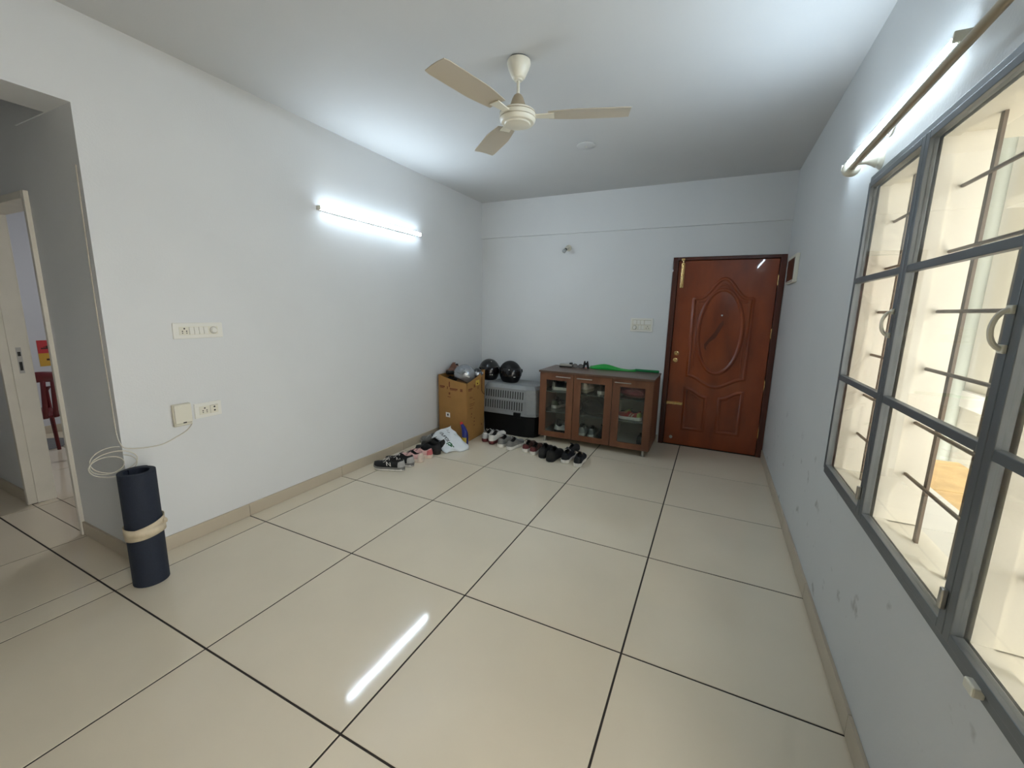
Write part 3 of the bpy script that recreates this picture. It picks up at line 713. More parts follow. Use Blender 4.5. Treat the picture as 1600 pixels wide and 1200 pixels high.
make_shoe('navy_sneaker', 'navy black sneaker with thick white sole at the end of the row', (1.575, 2.805, 0), R_(94), NV, WH, K_, TN, K_, Shoe(.285, .102, .092), None, None, g2)

# ================================================================== SHOE CABINET
cab = thing('shoe_cabinet', 'brown wooden shoe cabinet with three glass doors and steel legs', 'cabinet', (.935, 3.39, 0))
CW, CD, CZ0, CZ1 = 1.21, .52, .075, .815
th = .018
box('top_panel', (-.006, -.02, CZ1 - .02), (CW + .006, CD, CZ1), M_cabtop, cab, .001)
for x in (0, CW - th): box('side_panel', (x, .0205, CZ0), (x + th, CD, CZ1 - .02), M_cabwood, cab)
box('back_panel', (th, CD - .008, CZ0), (CW - th, CD, CZ1 - .02), M_cabin, cab)
box('bottom_panel', (th, .0205, CZ0), (CW - th, CD - .008, CZ0 + th), M_cabin, cab)
DXs = [0, .391, .806, CW]
for x in DXs[1:3]: box('divider', (x - .009, .0205, CZ0 + th), (x + .009, CD - .008, CZ1 - .02), M_cabin, cab)
SH = [.352, .585]
M_shelf = mat('shelf_glass', (66, 72, 68), .2)
for i in range(3):
    a = (th if i == 0 else DXs[i] + .009); b = (CW - th if i == 2 else DXs[i + 1] - .009)
    for z in SH: box('shelf', (a, .03, z - .010), (b, CD - .008, z), M_shelf, cab)
    x0, x1 = DXs[i] + .0035, DXs[i + 1] - .0035; fw = .075; zb, zt = CZ0 - .004, CZ1 - .023
    d = MB().box((x0, 0, zb), (x0 + fw, .018, zt)).box((x1 - fw, 0, zb), (x1, .018, zt)).box((x0 + fw, 0, zb), (x1 - fw, .018, zb + .06)).box((x0 + fw, 0, zt - .078), (x1 - fw, .018, zt)).build('door', M_cabwood, cab)
    box('glass_pane', (x0 + fw - .001, .008, zb + .059), (x1 - fw + .001, .012, zt - .077), M_cab_gl, d)
    hx0 = (.195, .429, .829)[i]; hx1 = hx0 + .165; hz = .757
    MB().tube([(hx0, -.022, hz), (hx1, -.022, hz)], .0055, 10).build('handle', M_chrome, d, True)
    for hx in (hx0 + .012, hx1 - .012): MB().tube([(hx, -.022, hz), (hx, 0, hz)], .004, 8).build('handle_post', M_chrome, d, True)
for x, y in ((.065, .05), (CW - .065, .05), (.065, CD - .06), (CW - .065, CD - .06)):
    MB().lathe([(.022, 0), (.022, .012), (.014, .014), (.014, CZ0 - .006), (.020, CZ0 - .005), (.020, CZ0)], 16, 'z', (x, y, 0)).build('leg', M_chrome, cab, True)
cx0, cy0 = .935, 3.39
g3 = 'shoes inside the cabinet'
Zb = CZ0 + th + .001; Z1, Z2 = SH[0] + .001, SH[1] + .001
def cs(name, label, x, y, z, deg, *a, pitch=0, roll=0, **k): return make_shoe(name, label, (cx0 + x, cy0 + y, z), (math.radians(roll), math.radians(pitch), math.radians(deg)), *a, group=g3, **k)
cs('navy_sneaker', 'navy and white sneaker on the top shelf behind the left glass door', .10, .13, Z2, 8, NV, WH, K_, WH, LG, Shoe(.25, .10, .09), None)
cs('black_sneaker', 'black sneaker tilted up, white edged sole, middle shelf behind left door', .105, .16, Z1 + .002, 75, K_, WH, DG, LG, GN, Shoe(.25, .098, .09), LG)
cs('green_sneaker', 'yellow-green and black sneaker on the middle shelf behind left door', .29, .13, Z1, 82, YG, K_, K_, YG, GN, Shoe(.26, .098, .092), None)
cs('white_sneaker', 'white and black sneaker at the bottom behind the left door', .15, .12, Zb, 12, WH, K_, DG, WH, LG, Shoe(.21, .09, .085), None)
cs('black_shoe', 'black shoe at the bottom back behind the left door', .11, .30, Zb, 6, K_, DG, K_, K_, None, Shoe(.26, .1, .1), None)
cs('cream_shoe', 'cream shoe on the top shelf behind the middle door', .475, .10, Z2, 84, CR, TN, TN, None, CR, Shoe(.24, .1, .092), None)
cs('black_sneaker', 'black sneaker with white sole on the top shelf behind middle door', .66, .09, Z2, 90, DG, WH, K_, K_, None, Shoe(.26, .1, .09), None)
cs('light_grey_sneaker', 'light grey sneaker at the bottom left behind the middle door', .465, .10, Zb, 90, LG, WH, GY, WH, LG, Shoe(.26, .094, .09), None)
cs('light_grey_sneaker', 'light grey sneaker at the bottom centre behind the middle door', .575, .09, Zb, 90, LG, WH, GY, WH, GY, Shoe(.26, .094, .09), None)
cs('black_boot', 'tall black shoe with a light band at the bottom right behind middle door', .70, .08, Zb, 90, K_, K_, K_, None, DG, Shoe(.27, .096, .14), None)
cs('patterned_sneaker', 'red and green patterned sneaker with white sole behind the right door', 1.10, .12, Z1, 172, RD, WH, K_, YG, YG, Shoe(.26, .1, .088), TN)
cs('grey_slipper', 'dark grey slipper at the bottom behind the right door', 1.10, .10, Zb, 88, DG, K_, K_, None, DG, Shoe(.25, .1, .075), None)
def lump(name, label, cat, loc, sx, sy, sz, m, seed, amp=.16, group=None, n=26, k=14):
    rnd = random.Random(seed); ph = [(rnd.uniform(1, 4), rnd.uniform(1, 4), rnd.uniform(1, 4), rnd.uniform(0, 6)) for _ in range(7)]
    v = []; f = []
    for i in range(k + 1):
        th_ = PI * i / k
        for j in range(n):
            a = 2 * PI * j / n; x, y, z = math.sin(th_) * math.cos(a), math.sin(th_) * math.sin(a), math.cos(th_)
            q = 1 + sum(amp / 4 * math.sin(p[0] * x * 2 + p[1] * y * 2 + p[2] * z * 2 + p[3]) for p in ph)
            v.append((x * q * sx, y * q * sy, max(-sz * .78, z * q * sz) + sz * .78))
    for i in range(k):
        for j in range(n): b = (j + 1) % n; f.append((i * n + j, i * n + b, (i + 1) * n + b, (i + 1) * n + j))
    o = pyd(name, v, f, m, None, True); o.location = loc; tag(o, label, cat, group); return o
bagm = thing('black_bag', 'crumpled black bag on the middle shelf of the cabinet', 'bag', (cx0 + .59, cy0 + .22, Z1))
b = lump('bag_body', '', '', (0, 0, 0), .165, .12, .115, M((30, 29, 30), .75), 3); del b['label'], b['category']; b.parent = bagm
MB().tube(catmull([(-.10, -.09, .12), (-.05, -.125, .165), (.03, -.13, .17), (.09, -.10, .11)]), .008, 6).build('strap', M((52, 50, 48)), bagm, True)
mrb = thing('maroon_bag', 'folded maroon cloth bag on the top shelf behind right door', 'bag', (cx0 + 1.0, cy0 + .20, Z2))
b = lump('bag_body', '', '', (0, 0, 0), .165, .13, .075, M((128, 40, 56), .8), 9, .2); del b['label'], b['category']; b.parent = mrb
MB().tube(catmull([(-.09, -.10, .075), (-.03, -.14, .10), (.05, -.135, .09), (.1, -.1, .06)]), .007, 6).build('handle', M((150, 56, 70)), mrb, True)

# ---- on the cabinet
zt = CZ1
bat = thing('cricket_bat', 'bright green plastic cricket bat lying on the cabinet', 'cricket bat', (1.37, 3.86, zt), (0, 0, 0))
M_gr = mat('green_plastic', (18, 158, 58), .35)
sec = []
v = []; f = []; N = 24; L_ = .52
for i in range(N + 1):
    t = i / N; x = L_ * t; w = .052 * (sm(0, .06, t) * .5 + .5); h = .016 + .040 * math.exp(-((t - .33) / .26) ** 2)
    if t > .86: q = (t - .86) / .14; w = w * (1 - q) + .016 * q; h = h * (1 - q) + .026 * q
    for a, bb in ((-1, .0), (1, .0), (1, .35), (.55, .62), (0, 1.), (-.55, .62), (-1, .35)): v.append((x, a * w, .002 + bb * h))
for i in range(N):
    for k in range(7): l_ = (k + 1) % 7; f.append((i * 7 + k, i * 7 + l_, i * 7 + 7 + l_, i * 7 + 7 + k))
f += [tuple(range(7)), tuple(range(N * 7, N * 7 + 7))]
pyd('blade', v, f, M_gr, bat, True).modifiers.new('e', 'EDGE_SPLIT').split_angle = .6
MB().tube([(L_ - .01, 0, .017), (L_ + .12, 0, .017), (L_ + .235, 0, .0175), (L_ + .24, 0, .0175)], [.0145, .0145, .0155, .012], 14).build('handle', mat('green_grip', (12, 122, 62), .6), bat, True)
tr = thing('tool_tray', 'grey flat box with a black cap on the left of the cabinet', 'box', (1.10, 3.80, zt), (0, 0, .06))
box('base', (-.075, -.04, 0), (.075, .04, .012), M_black, tr, .002)
box('lid', (-.075, -.04, .012), (.075, .04, .033), mat('greige_plastic', (168, 164, 154), .45), tr, .004)
box('black_cap', (.038, -.018, .033), (.072, .018, .052), M_black, tr, .003)
gl = thing('sunglasses', 'dark sunglasses lying folded on the cabinet', 'sunglasses', (1.245, 3.78, zt))
for s in (-1, 1):
    MB().prism([(s * .034 + .028 * math.cos(a * PI / 10), .021 * math.sin(a * PI / 10)) for a in range(20)], .004, lambda a, b, h: (a, h, b + .022)).build('lens', mat('sunglass_lens', (120, 116, 112), .1), gl)
    MB().tube([(s * .034 + .030 * math.cos(a * PI / 10), .002, .022 + .022 * math.sin(a * PI / 10)) for a in range(20)], .0028, 6, True).build('rim', M_black, gl, True)
    MB().tube([(s * .064, .002, .03), (s * .064, .05, .026), (s * .02, .055, .004)], .0025, 6).build('temple', M_black, gl, True)
MB().tube([(-.007, .002, .026), (.007, .002, .026)], .0025, 6).build('bridge', M_black, gl, True)
clp = thing('black_clamp', 'small black spring clamp beside the green bat', 'clamp', (1.335, 3.80, zt))
MB().prism([(-.040, 0), (-.016, 0), (-.004, .055), (-.012, .085), (-.022, .085)], .022, lambda a, b, h: (a, h - .011, b)).build('jaw', M_black, clp, bevel=.003)
MB().prism([(.040, 0), (.016, 0), (.004, .055), (.012, .085), (.022, .085)][::-1], .022, lambda a, b, h: (a, h - .011, b)).build('jaw', M_black, clp, bevel=.003)
MB().lathe([(.014, -.013), (.014, .013)], 16, 'y', (0, 0, .052)).build('pivot', M_black, clp, True)
box('pad', (-.010, -.010, 0), (.010, .010, .010), mat('pad_red', (196, 120, 110), .6), clp, .002)

# ================================================================== PET CARRIER
pc = thing('pet_carrier', 'large pet carrier with grey vented lid and black base', 'pet carrier', (.19, 3.385, 0))
M_pcg = mat('carrier_grey', (136, 138, 138), .5, noise=.05, nscale=20, bump=.1, bscale=120); M_pcb = mat('carrier_black', (8, 8, 9), .5, spec=.3)
PW, PD = .725, .50
def carrier_ring(z, ins, ch=.10):
    a, b = ins, ins; x0, x1, y0, y1 = a, PW - a, b, PD - b
    return [(x0 + ch * .25, y0, z), (x1 - ch * 1.3, y0, z), (x1 - ch * .3, y0 + ch * .35, z), (x1, y0 + ch * 1.1, z), (x1, y1 - ch * .4, z), (x1 - ch * .4, y1, z), (x0 + ch * .4, y1, z), (x0, y1 - ch * .4, z), (x0, y0 + ch * .3, z)]
def rings(rs, name, m, cap=True, bevel=.004):
    n = len(rs[0]); v = [p for r in rs for p in r]; f = []
    for k in range(len(rs) - 1):
        for i in range(n): j = (i + 1) % n; f.append((k * n + i, k * n + j, (k + 1) * n + j, (k + 1) * n + i))
    if cap: f += [tuple(range(n))[::-1], tuple(range((len(rs) - 1) * n, len(rs) * n))]
    o = pyd(name, v, f, m, pc)
    if bevel: bv = o.modifiers.new('b', 'BEVEL'); bv.width = bevel; bv.segments = 2; bv.limit_method = 'ANGLE'; bv.angle_limit = .5
    return o
rings([carrier_ring(0, .03), carrier_ring(.02, .022), carrier_ring(.265, .012)], 'base_shell', M_pcb)
rings([carrier_ring(.255, -.006), carrier_ring(.285, -.006)], 'rim', M_pcg)
lid = rings([carrier_ring(.285, .004), carrier_ring(.43, .010), carrier_ring(.435, .013), carrier_ring(.56, .022), carrier_ring(.600, .05), carrier_ring(.607, .08)], 'lid', M_pcg)
def slot(x, z0, z1, ins0, ins1):
    q = .0125 / 2; y0, y1 = ins0 - .0015, ins1 - .0015
    return MB().add([(x - q, y0, z0), (x + q, y0, z0), (x + q, y1, z1), (x - q, y1, z1), (x - q, y0 + .004, z0), (x + q, y0 + .004, z0), (x + q, y1 + .004, z1), (x - q, y1 + .004, z1)], [(0, 1, 2, 3), (4, 7, 6, 5), (0, 3, 7, 4), (1, 5, 6, 2), (3, 2, 6, 7), (0, 4, 5, 1)]).build('vent_slot', M_dark, lid)
for i in range(16): slot(.065 + i * .0315, .447, .532, .0141, .0200)
for i in range(16): slot(.060 + i * .0315, .315, .412, .0054, .0093)
lt = box('latch', (.435, -.016, .232), (.525, .012, .292), M_pcb, pc, .004)
box('latch', (PW - .004, .25, .232), (PW + .016, .34, .292), M_pcb, pc, .004)
box('carry_ridge', (.12, .18, .6065), (.60, .22, .6075), M_pcg, pc)

# helmets
def helmet(name, label, loc, rotz, shell, visor, deco=None, s=1., open_face=False, rx=0., ry=0.):
    t = thing(name, label, 'helmet', loc, (rx, ry, rotz), 'helmets')
    a_, b_, h_ = .142 * s, .118 * s, .25 * s
    n, k = 36, 18
    def P(th_, a, off=0.):
        z = math.cos(th_); r = math.sin(th_)
        x, y = r * math.cos(a), r * math.sin(a)
        if z < 0: r = max(r, 1e-6) ** (.35 + .65 * (1 + z)) if z > -.92 else r
        x, y = r * math.cos(a), r * math.sin(a)
        zz = z * (.132 * s) if z > 0 else z * (.104 * s)
        zz = max(zz, -.094 * s)
        low = max(0, -z)
        fx = a_ * (1 + (.14 * low * max(0, math.cos(a)) if not open_face else 0)); wy = b_ * (1 - .06 * low)
        return Vector((x * (fx + off), y * (wy + off), zz + .096 * s + (off * max(0, z))))
    rows = [PI * (i + .0) / k * .93 for i in range(k + 1)]
    v = [P(0, 0)]; f = []
    for th_ in rows[1:]:
        for j in range(n): v.append(P(min(th_, 2.05) if False else th_, 2 * PI * j / n))
    for j in range(n): f.append((0, 1 + j, 1 + (j + 1) % n))
    skip = []
    for i in range(k - 1):
        for j in range(n):
            q = (j + 1) % n
            th_ = rows[i + 1]; am = (2 * PI * (j + .5) / n + PI) % (2 * PI) - PI
            if open_face and th_ > 1.55 and abs(am) < 1.0: continue
            f.append((1 + i * n + j, 1 + (i + 1) * n + j, 1 + (i + 1) * n + q, 1 + i * n + q))
    if not open_face: f.append(tuple(1 + (k - 1) * n + j for j in range(n)))
    sh = pyd('shell', v, f, shell, t, True)
    if open_face: so = sh.modifiers.new('s', 'SOLIDIFY'); so.thickness = .012; so.offset = -1
    sh.modifiers.new('e', 'EDGE_SPLIT').split_angle = .9
    # visor
    v = []; f = []; nv, kv = 20, 7
    for i in range(kv + 1):
        th_ = 1.12 + .72 * i / kv if not open_face else 1.15 + .6 * i / kv
        for j in range(nv + 1): v.append(P(th_, -1.25 + 2.5 * j / nv, .0055))
    for i in range(kv):
        for j in range(nv): q = i * (nv + 1) + j; f.append((q, q + 1, q + nv + 2, q + nv + 1))
    vo = pyd('visor', v, f, visor, t, True); so = vo.modifiers.new('s', 'SOLIDIFY'); so.thickness = .003
    for sg in (-1, 1):
        p = P(1.42, sg * 1.3, .004); MB().lathe([(.022 * s, 0), (.022 * s, .006), (.016 * s, .009), (.001, .009)], 18, 'y').build('visor_pivot', visor, t, True).matrix_local = Matrix.Translation(p) @ Matrix.Scale(sg, 4, (0, 1, 0))
    MB().tube([P(2.72, 2 * PI * j / 28, .002) + Vector((0, 0, .005)) for j in range(28)], .006, 6, True).build('rim_trim', M_black, t, True)
    if deco:
        for (th_, a0, a1, dth) in deco:
            v = []; f = []
            for i in range(7):
                for jj in range(3): v.append(P(th_ + dth * jj / 2, a0 + (a1 - a0) * i / 6, .0095))
            for i in range(6):
                for jj in range(2): q = i * 3 + jj; f.append((q, q + 3, q + 4, q + 1))
            pyd('printed_mark', v, f, M_white, t, True)
    return t
M_hb = mat('helmet_black', (7, 7, 8), .3, coat=.15); M_vis = mat('visor_smoke', (22, 18, 19), .14); M_hm = mat('helmet_matt_black', (6, 6, 7), .5, spec=.3)
helmet('motorcycle_helmet', 'black full-face helmet with white flash on the carrier, behind the carton', (.160, 3.63, .609), math.radians(-52), M_hb, M_vis, [(.62, .02, .16, .05), (1.78, .02, .10, .10), (1.80, -.16, -.06, .07)], 1.1)
helmet('motorcycle_helmet', 'matt black full-face helmet with raised visor lip, nearer the cabinet', (.462, 3.605, .609), math.radians(-40), M_hm, mat('visor_clear_smoke', (26, 24, 25), .12), [(1.18, -.62, -.56, .06), (1.80, -.22, -.04, .05)], 1.1)

# ================================================================== CARTON
M_card = mat('cardboard', (160, 118, 64), .8, noise=.07, nscale=6, bump=.1, bscale=60)
M_cardi = mat('cardboard_inside', (140, 100, 58), .85)
M_red = mat('carton_print', (112, 62, 34), .8); M_yel = mat('yellow_sticker', (206, 178, 70), .6)
ct = thing('carton', 'tall brown cardboard carton with printing in the corner', 'carton', (.278, 2.92, 0))
# local corners: near corner at origin; A = left along the front face, B = back along the right face
A = Vector((-.405, .055, 0)); B_ = Vector((-.022, .415, 0)); D_ = A + B_
zr = {'o': .665, 'A': .725, 'B': .768, 'D': .74}
def wallpanel(name, p, q, zp, zq, inn, sag=.012):
    v = []; f = []; n = 8
    th_ = .006
    nn = inn.normalized() * th_
    for i in range(n + 1):
        t = i / n; b = p + (q - p) * t; bul = math.sin(PI * t)
        for zi in (0, .3, .65, 1):
            z = zi * (zp + (zq - zp) * t - sag * bul); o = -inn.normalized() * (.006 * bul * math.sin(PI * zi) + (.008 * zi))
            v += [b + o + Vector((0, 0, z)), b + o + nn + Vector((0, 0, z))]
    for i in range(n):
        for k in range(3):
            a = i * 8 + k * 2; c = a + 8
            f += [(a, c, c + 2, a + 2), (a + 1, a + 3, c + 3, c + 1)]
        a = i * 8; c = a + 8; f += [(a, a + 1, c + 1, c), (a + 6, c + 6, c + 7, a + 7)]
    f += [(0, 2, 3, 1), (2, 4, 5, 3), (4, 6, 7, 5)]; e = n * 8; f += [(e, e + 1, e + 3, e + 2), (e + 2, e + 3, e + 5, e + 4), (e + 4, e + 5, e + 7, e + 6)]
    return pyd(name, v, f, M_card, ct)
O_ = Vector((0, 0, 0))
nF = Vector((.055, .405, 0)); nR = Vector((-.415, -.022, 0))
pf = wallpanel('front_panel', O_, A, zr['o'], zr['A'], nF)
prt = wallpanel('side_panel', O_, B_, zr['o'], zr['B'], nR)
wallpanel('back_panel', B_, D_, zr['B'], zr['D'], -nF)
wallpanel('side_panel', A, D_, zr['A'], zr['D'], -nR)
MB().prism([(O_.x, O_.y), (B_.x, B_.y), (D_.x, D_.y), (A.x, A.y)], .006, lambda a, b, h: (a, b, h)).build('bottom_panel', M_cardi, ct)
# contents pad keeps helmets up near the rim
def onface(p, q, inn, u, z, off=.0012, zt_=.7):
    t = u; bul = math.sin(PI * t); zi = z / zt_
    b = p + (q - p) * t - inn.normalized() * (.006 * bul * math.sin(PI * min(1, zi)) + .008 * zi + off)
    return b + Vector((0, 0, z))
def mark(par, face, u0, u1, z0, z1, m, name='printed_mark', off=.0015):
    p, q, inn = face; v = []; f = []
    n = 4
    for i in range(n + 1):
        for z in (z0, z1): v.append(onface(p, q, inn, u0 + (u1 - u0) * i / n, z, off))
    for i in range(n): f.append((2 * i, 2 * i + 2, 2 * i + 3, 2 * i + 1))
    return pyd(name, v, f, m, par)
FR = (A, O_, nF); SD = (O_, B_, nR)
for u0, u1, z0, z1 in ((.05, .24, .588, .606), (.06, .2, .577, .585), (.32, .35, .575, .605), (.385, .425, .60, .66), (.42, .70, .577, .592), (.43, .66, .567, .574), (.79, .87, .565, .597), (.38, .44, .515, .540), (.34, .46, .485, .492)): mark(pf, FR, u0, u1, z0, z1, M_red)
for u0, u1, z0, z1 in ((.04, .26, .585, .600), (.05, .22, .572, .580), (.34, .42, .60, .632), (.56, .60, .57, .60), (.12, .22, .500, .506), (.12, .28, .488, .494), (.3, .4, .46, .466), (.12, .4, .42, .426), (.12, .36, .40, .406), (.12, .3, .37, .376), (.2, .25, .30, .315), (.2, .24, .27, .28), (.35, .42, .24, .25), (.36, .41, .20, .215), (.35, .42, .16, .17), (.8, .86, .12, .14)): mark(prt, SD, u0, u1, z0, z1, M_red)
mark(prt, SD, .44, .66, .615, .672, M_yel, 'yellow_sticker', .0025)
mark(prt, SD, .50, .58, .625, .642, M_red, off=.0035)
mark(pf, FR, .27, .43, .252, .306, M_white, 'white_label', .0025); mark(pf, FR, .325, .375, .268, .292, M_dark, off=.0035)
MB().tube([onface(*SD, .80, .70, .004), onface(*SD, .79, .60, .005), onface(*SD, .80, .53, .005), onface(*SD, .90, .49, .006), onface(*SD, .99, .48, .006)], .003, 6).build('string', mat('dark_string', (70, 42, 40), .8), ct, True)
# filling inside the carton (folded packing board carrying the helmets)
cc = Vector((.278, 2.92, 0)) + (A + B_) / 2
fl = thing('packing_board', 'folded brown board filling the inside of the tall carton', 'packing board', (cc.x, cc.y, 0))
MB().prism([(O_.x - .02 - (A + B_).x / 2, .03 - (A + B_).y / 2), (B_.x - .02 - (A + B_).x / 2, B_.y - .03 - (A + B_).y / 2), (D_.x + .02 - (A + B_).x / 2, D_.y - .03 - (A + B_).y / 2), (A.x + .02 - (A + B_).x / 2, A.y + .03 - (A + B_).y / 2)], .60, lambda a, b, h: (a, b, h + .008)).build('board', M_cardi, fl)
M_sil = mat('helmet_silver', (172, 174, 178), .25, metal=.7)
helmet('motorcycle_helmet', 'silver helmet lying tilted in the open carton', (.115, 3.075, .655), math.radians(215), M_sil, mat('visor_grey', (120, 122, 124), .2), [(1.35, 1.35, 1.62, .14), (1.62, 1.5, 1.95, .16)], .86, False, math.radians(10), math.radians(-26))
helmet('motorcycle_helmet', 'black open-face helmet with a silver edge at the back of the carton', (.205, 3.262, .675), math.radians(-60), M_hb, M_sil, None, .5)
bs = make_shoe('brown_boot', 'worn brown leather shoe stuffed into the carton top', (-.085, 3.30, .685), (math.radians(8), math.radians(-8), math.radians(-82)), mat('brown_leather', (104, 66, 48), .45), K_, K_, None, None, Shoe(.25, .105, .115), None, None, None)
cl = lump('dark_cloth', 'dark cloth bundle in the carton under the brown shoe', 'cloth', (-.075, 3.14, .612), .05, .10, .042, M((30, 26, 28), .9), 21, .2)

# ================================================================== PLASTIC BAG AND BOTTLE
M_bag = mat('white_polythene', (222, 226, 228), .38, noise=.03, nscale=12)
pb = thing('plastic_bag', 'crumpled white plastic carrier bag with dark lettering and green logo', 'plastic bag', (0, 0, 0))
c00, c10, c11, c01 = Vector((-.06, 2.72, .10)), Vector((.275, 2.515, .012)), Vector((.445, 2.735, .006)), Vector((.13, 2.81, .20))
rb = random.Random(11); wv = [(rb.uniform(3, 14), rb.uniform(3, 14), rb.uniform(0, 6.3), rb.uniform(.3, 1)) for _ in range(12)]
def bagpt(u, v_, off=0.):
    p = (c00 * (1 - u) + c10 * u) * (1 - v_) + (c01 * (1 - u) + c11 * u) * v_
    e = sum(w[3] * math.sin(w[0] * u + w[1] * v_ + w[2]) for w in wv) / 6
    dome = (math.sin(PI * u) ** .6) * (math.sin(PI * v_) ** .5)
    edge = min(u, 1 - u, v_, 1 - v_)
    p = p + Vector((.25, -.35, .9)) * (.050 * dome + .016 * e * min(1, edge * 6 + .25) + off)
    wob = (1 - min(1, edge * 8)) * .014
    p += Vector((wob * math.sin(21 * u + 9 * v_), wob * math.cos(17 * u - 13 * v_), 0))
    p.z = max(p.z, .008)
    return p
n = 40; v = []; f = []
for i in range(n + 1):
    for j in range(n + 1): v.append(bagpt(i / n, j / n))
for i in range(n):
    for j in range(n): q = i * (n + 1) + j; f.append((q, q + n + 1, q + n + 2, q + 1))
nb_ = len(v)
# underside follows down to the floor and shoes so that the bag is a closed pillow
for i in range(n + 1):
    for j in range(n + 1):
        u, w = i / n, j / n; p = bagpt(u, w); dd = .050 * (math.sin(PI * u) ** .6 * math.sin(PI * w) ** .5)
        v.append((p.x - dd * .3, p.y + dd * .3, max(.003, p.z - .005 - dd * 1.2)))
for i in range(n):
    for j in range(n): q = nb_ + i * (n + 1) + j; f.append((q, q + 1, q + n + 2, q + n + 1))
for i in range(n):
    for a, b in (((i * (n + 1)), ((i + 1) * (n + 1))), ((i * (n + 1) + n), ((i + 1) * (n + 1) + n)), (i, i + 1), (n * (n + 1) + i, n * (n + 1) + i + 1)): f.append((a, b, b + nb_, a + nb_))
pyd('bag_skin', v, f, M_bag, pb, True)
def bagmark(polys, m, name):
    v = []; f = []
    for (u0, v0, u1, v1, wd) in polys:
        d_ = Vector((u1 - u0, v1 - v0)); nn = Vector((-d_.y, d_.x)).normalized() * wd / 2; b = len(v); k = 5
        for i in range(k + 1):
            t = i / k; x, y = u0 + d_.x * t, v0 + d_.y * t
            v += [bagpt(x + nn.x, y + nn.y, .0018), bagpt(x - nn.x, y - nn.y, .0018)]
        for i in range(k): q = b + 2 * i; f.append((q, q + 2, q + 3, q + 1))
    return pyd(name, v, f, m, pb, True)
M_ink = mat('bag_ink', (44, 50, 52), .5); M_gink = mat('bag_green_ink', (26, 96, 50), .5)
L2 = []
u = .16
for glyph in ('l', 'n', 'd', 'p', 'o', 'x'):
    w = .065; a, b, lo, hi = u, u + w, .30, .41; s = .020
    if glyph == 'l': L2 += [(a + w / 2, lo, a + w / 2, hi, s)]
    if glyph == 'n': L2 += [(a, lo, a, hi, s), (b, lo, b, hi, s), (a, hi, b, hi, s)]
    if glyph == 'd': L2 += [(b, lo, b, hi, s), (a, lo, a, hi * .9, s), (a, lo, b, lo, s)]
    if glyph == 'p': L2 += [(a, lo, a, hi, s), (a, hi, b, hi, s), (b, hi, b, (lo + hi) / 2, s), (b, (lo + hi) / 2, a, (lo + hi) / 2, s)]
    if glyph == 'o': L2 += [(a, lo, a, hi, s), (b, lo, b, hi, s), (a, lo, b, lo, s), (a, hi, b, hi, s)]
    if glyph == 'x': L2 += [(a, lo, b, hi, s), (a, hi, b, lo, s)]
    u += .088
bagmark(L2, M_ink, 'lettering')
bagmark([(.72, .22, .72, .34, .03), (.70, .34, .82, .40, .045), (.76, .26, .88, .34, .05), (.80, .34, .90, .42, .04)], M_gink, 'green_logo')
bagmark([(.26, .62, .36, .66, .022), (.42, .78, .47, .84, .014), (.18, .66, .21, .74, .022)], M_ink, 'small_print')
bt = thing('cleaner_bottle', 'dark blue cleaner bottle with red cap against the carton', 'bottle', (.318, 2.825, 0), (0, 0, math.radians(-20)))
M_blue = mat('blue_plastic', (26, 36, 112), .3)
path = [(0, 0, .001), (0, 0, .02), (0, 0, .07), (0, 0, .115), (-.004, 0, .145), (-.016, 0, .172), (-.034, 0, .198), (-.048, 0, .215), (-.056, 0, .224)]
rad = [.030, .034, .035, .035, .033, .028, .022, .018, .016]
MB().tube(path, rad, 20).build('body', M_blue, bt, True)
MB().tube([(-.056, 0, .224), (-.066, 0, .236), (-.074, 0, .245), (-.076, 0, .247)], [.0175, .0165, .014, .006], 18).build('cap', mat('red_cap', (200, 44, 34), .35), bt, True)
lb = []
for i in range(9):
    a = -PI / 2 - 1.3 + 2.6 * i / 8
    lb += [(.0358 * math.cos(a), .0358 * math.sin(a), .04), (.0358 * math.cos(a), .0358 * math.sin(a), .10)]
pyd('label', lb, [(2 * i, 2 * i + 2, 2 * i + 3, 2 * i + 1) for i in range(8)], M_yel, bt, True)

# ================================================================== ROLLED MAT
rm = thing('rolled_mat', 'rolled navy exercise mat standing tied with a cream band', 'exercise mat', (.055, .135, 0), (math.radians(0), math.radians(0), 0))
M_mat = mat('navy_foam', (26, 34, 50), .75, noise=.1, nscale=90, bump=.2, bscale=260)
RO, RI, HM = .080, .052, .61
v = []; f = []; turns = 3.2; N = 110
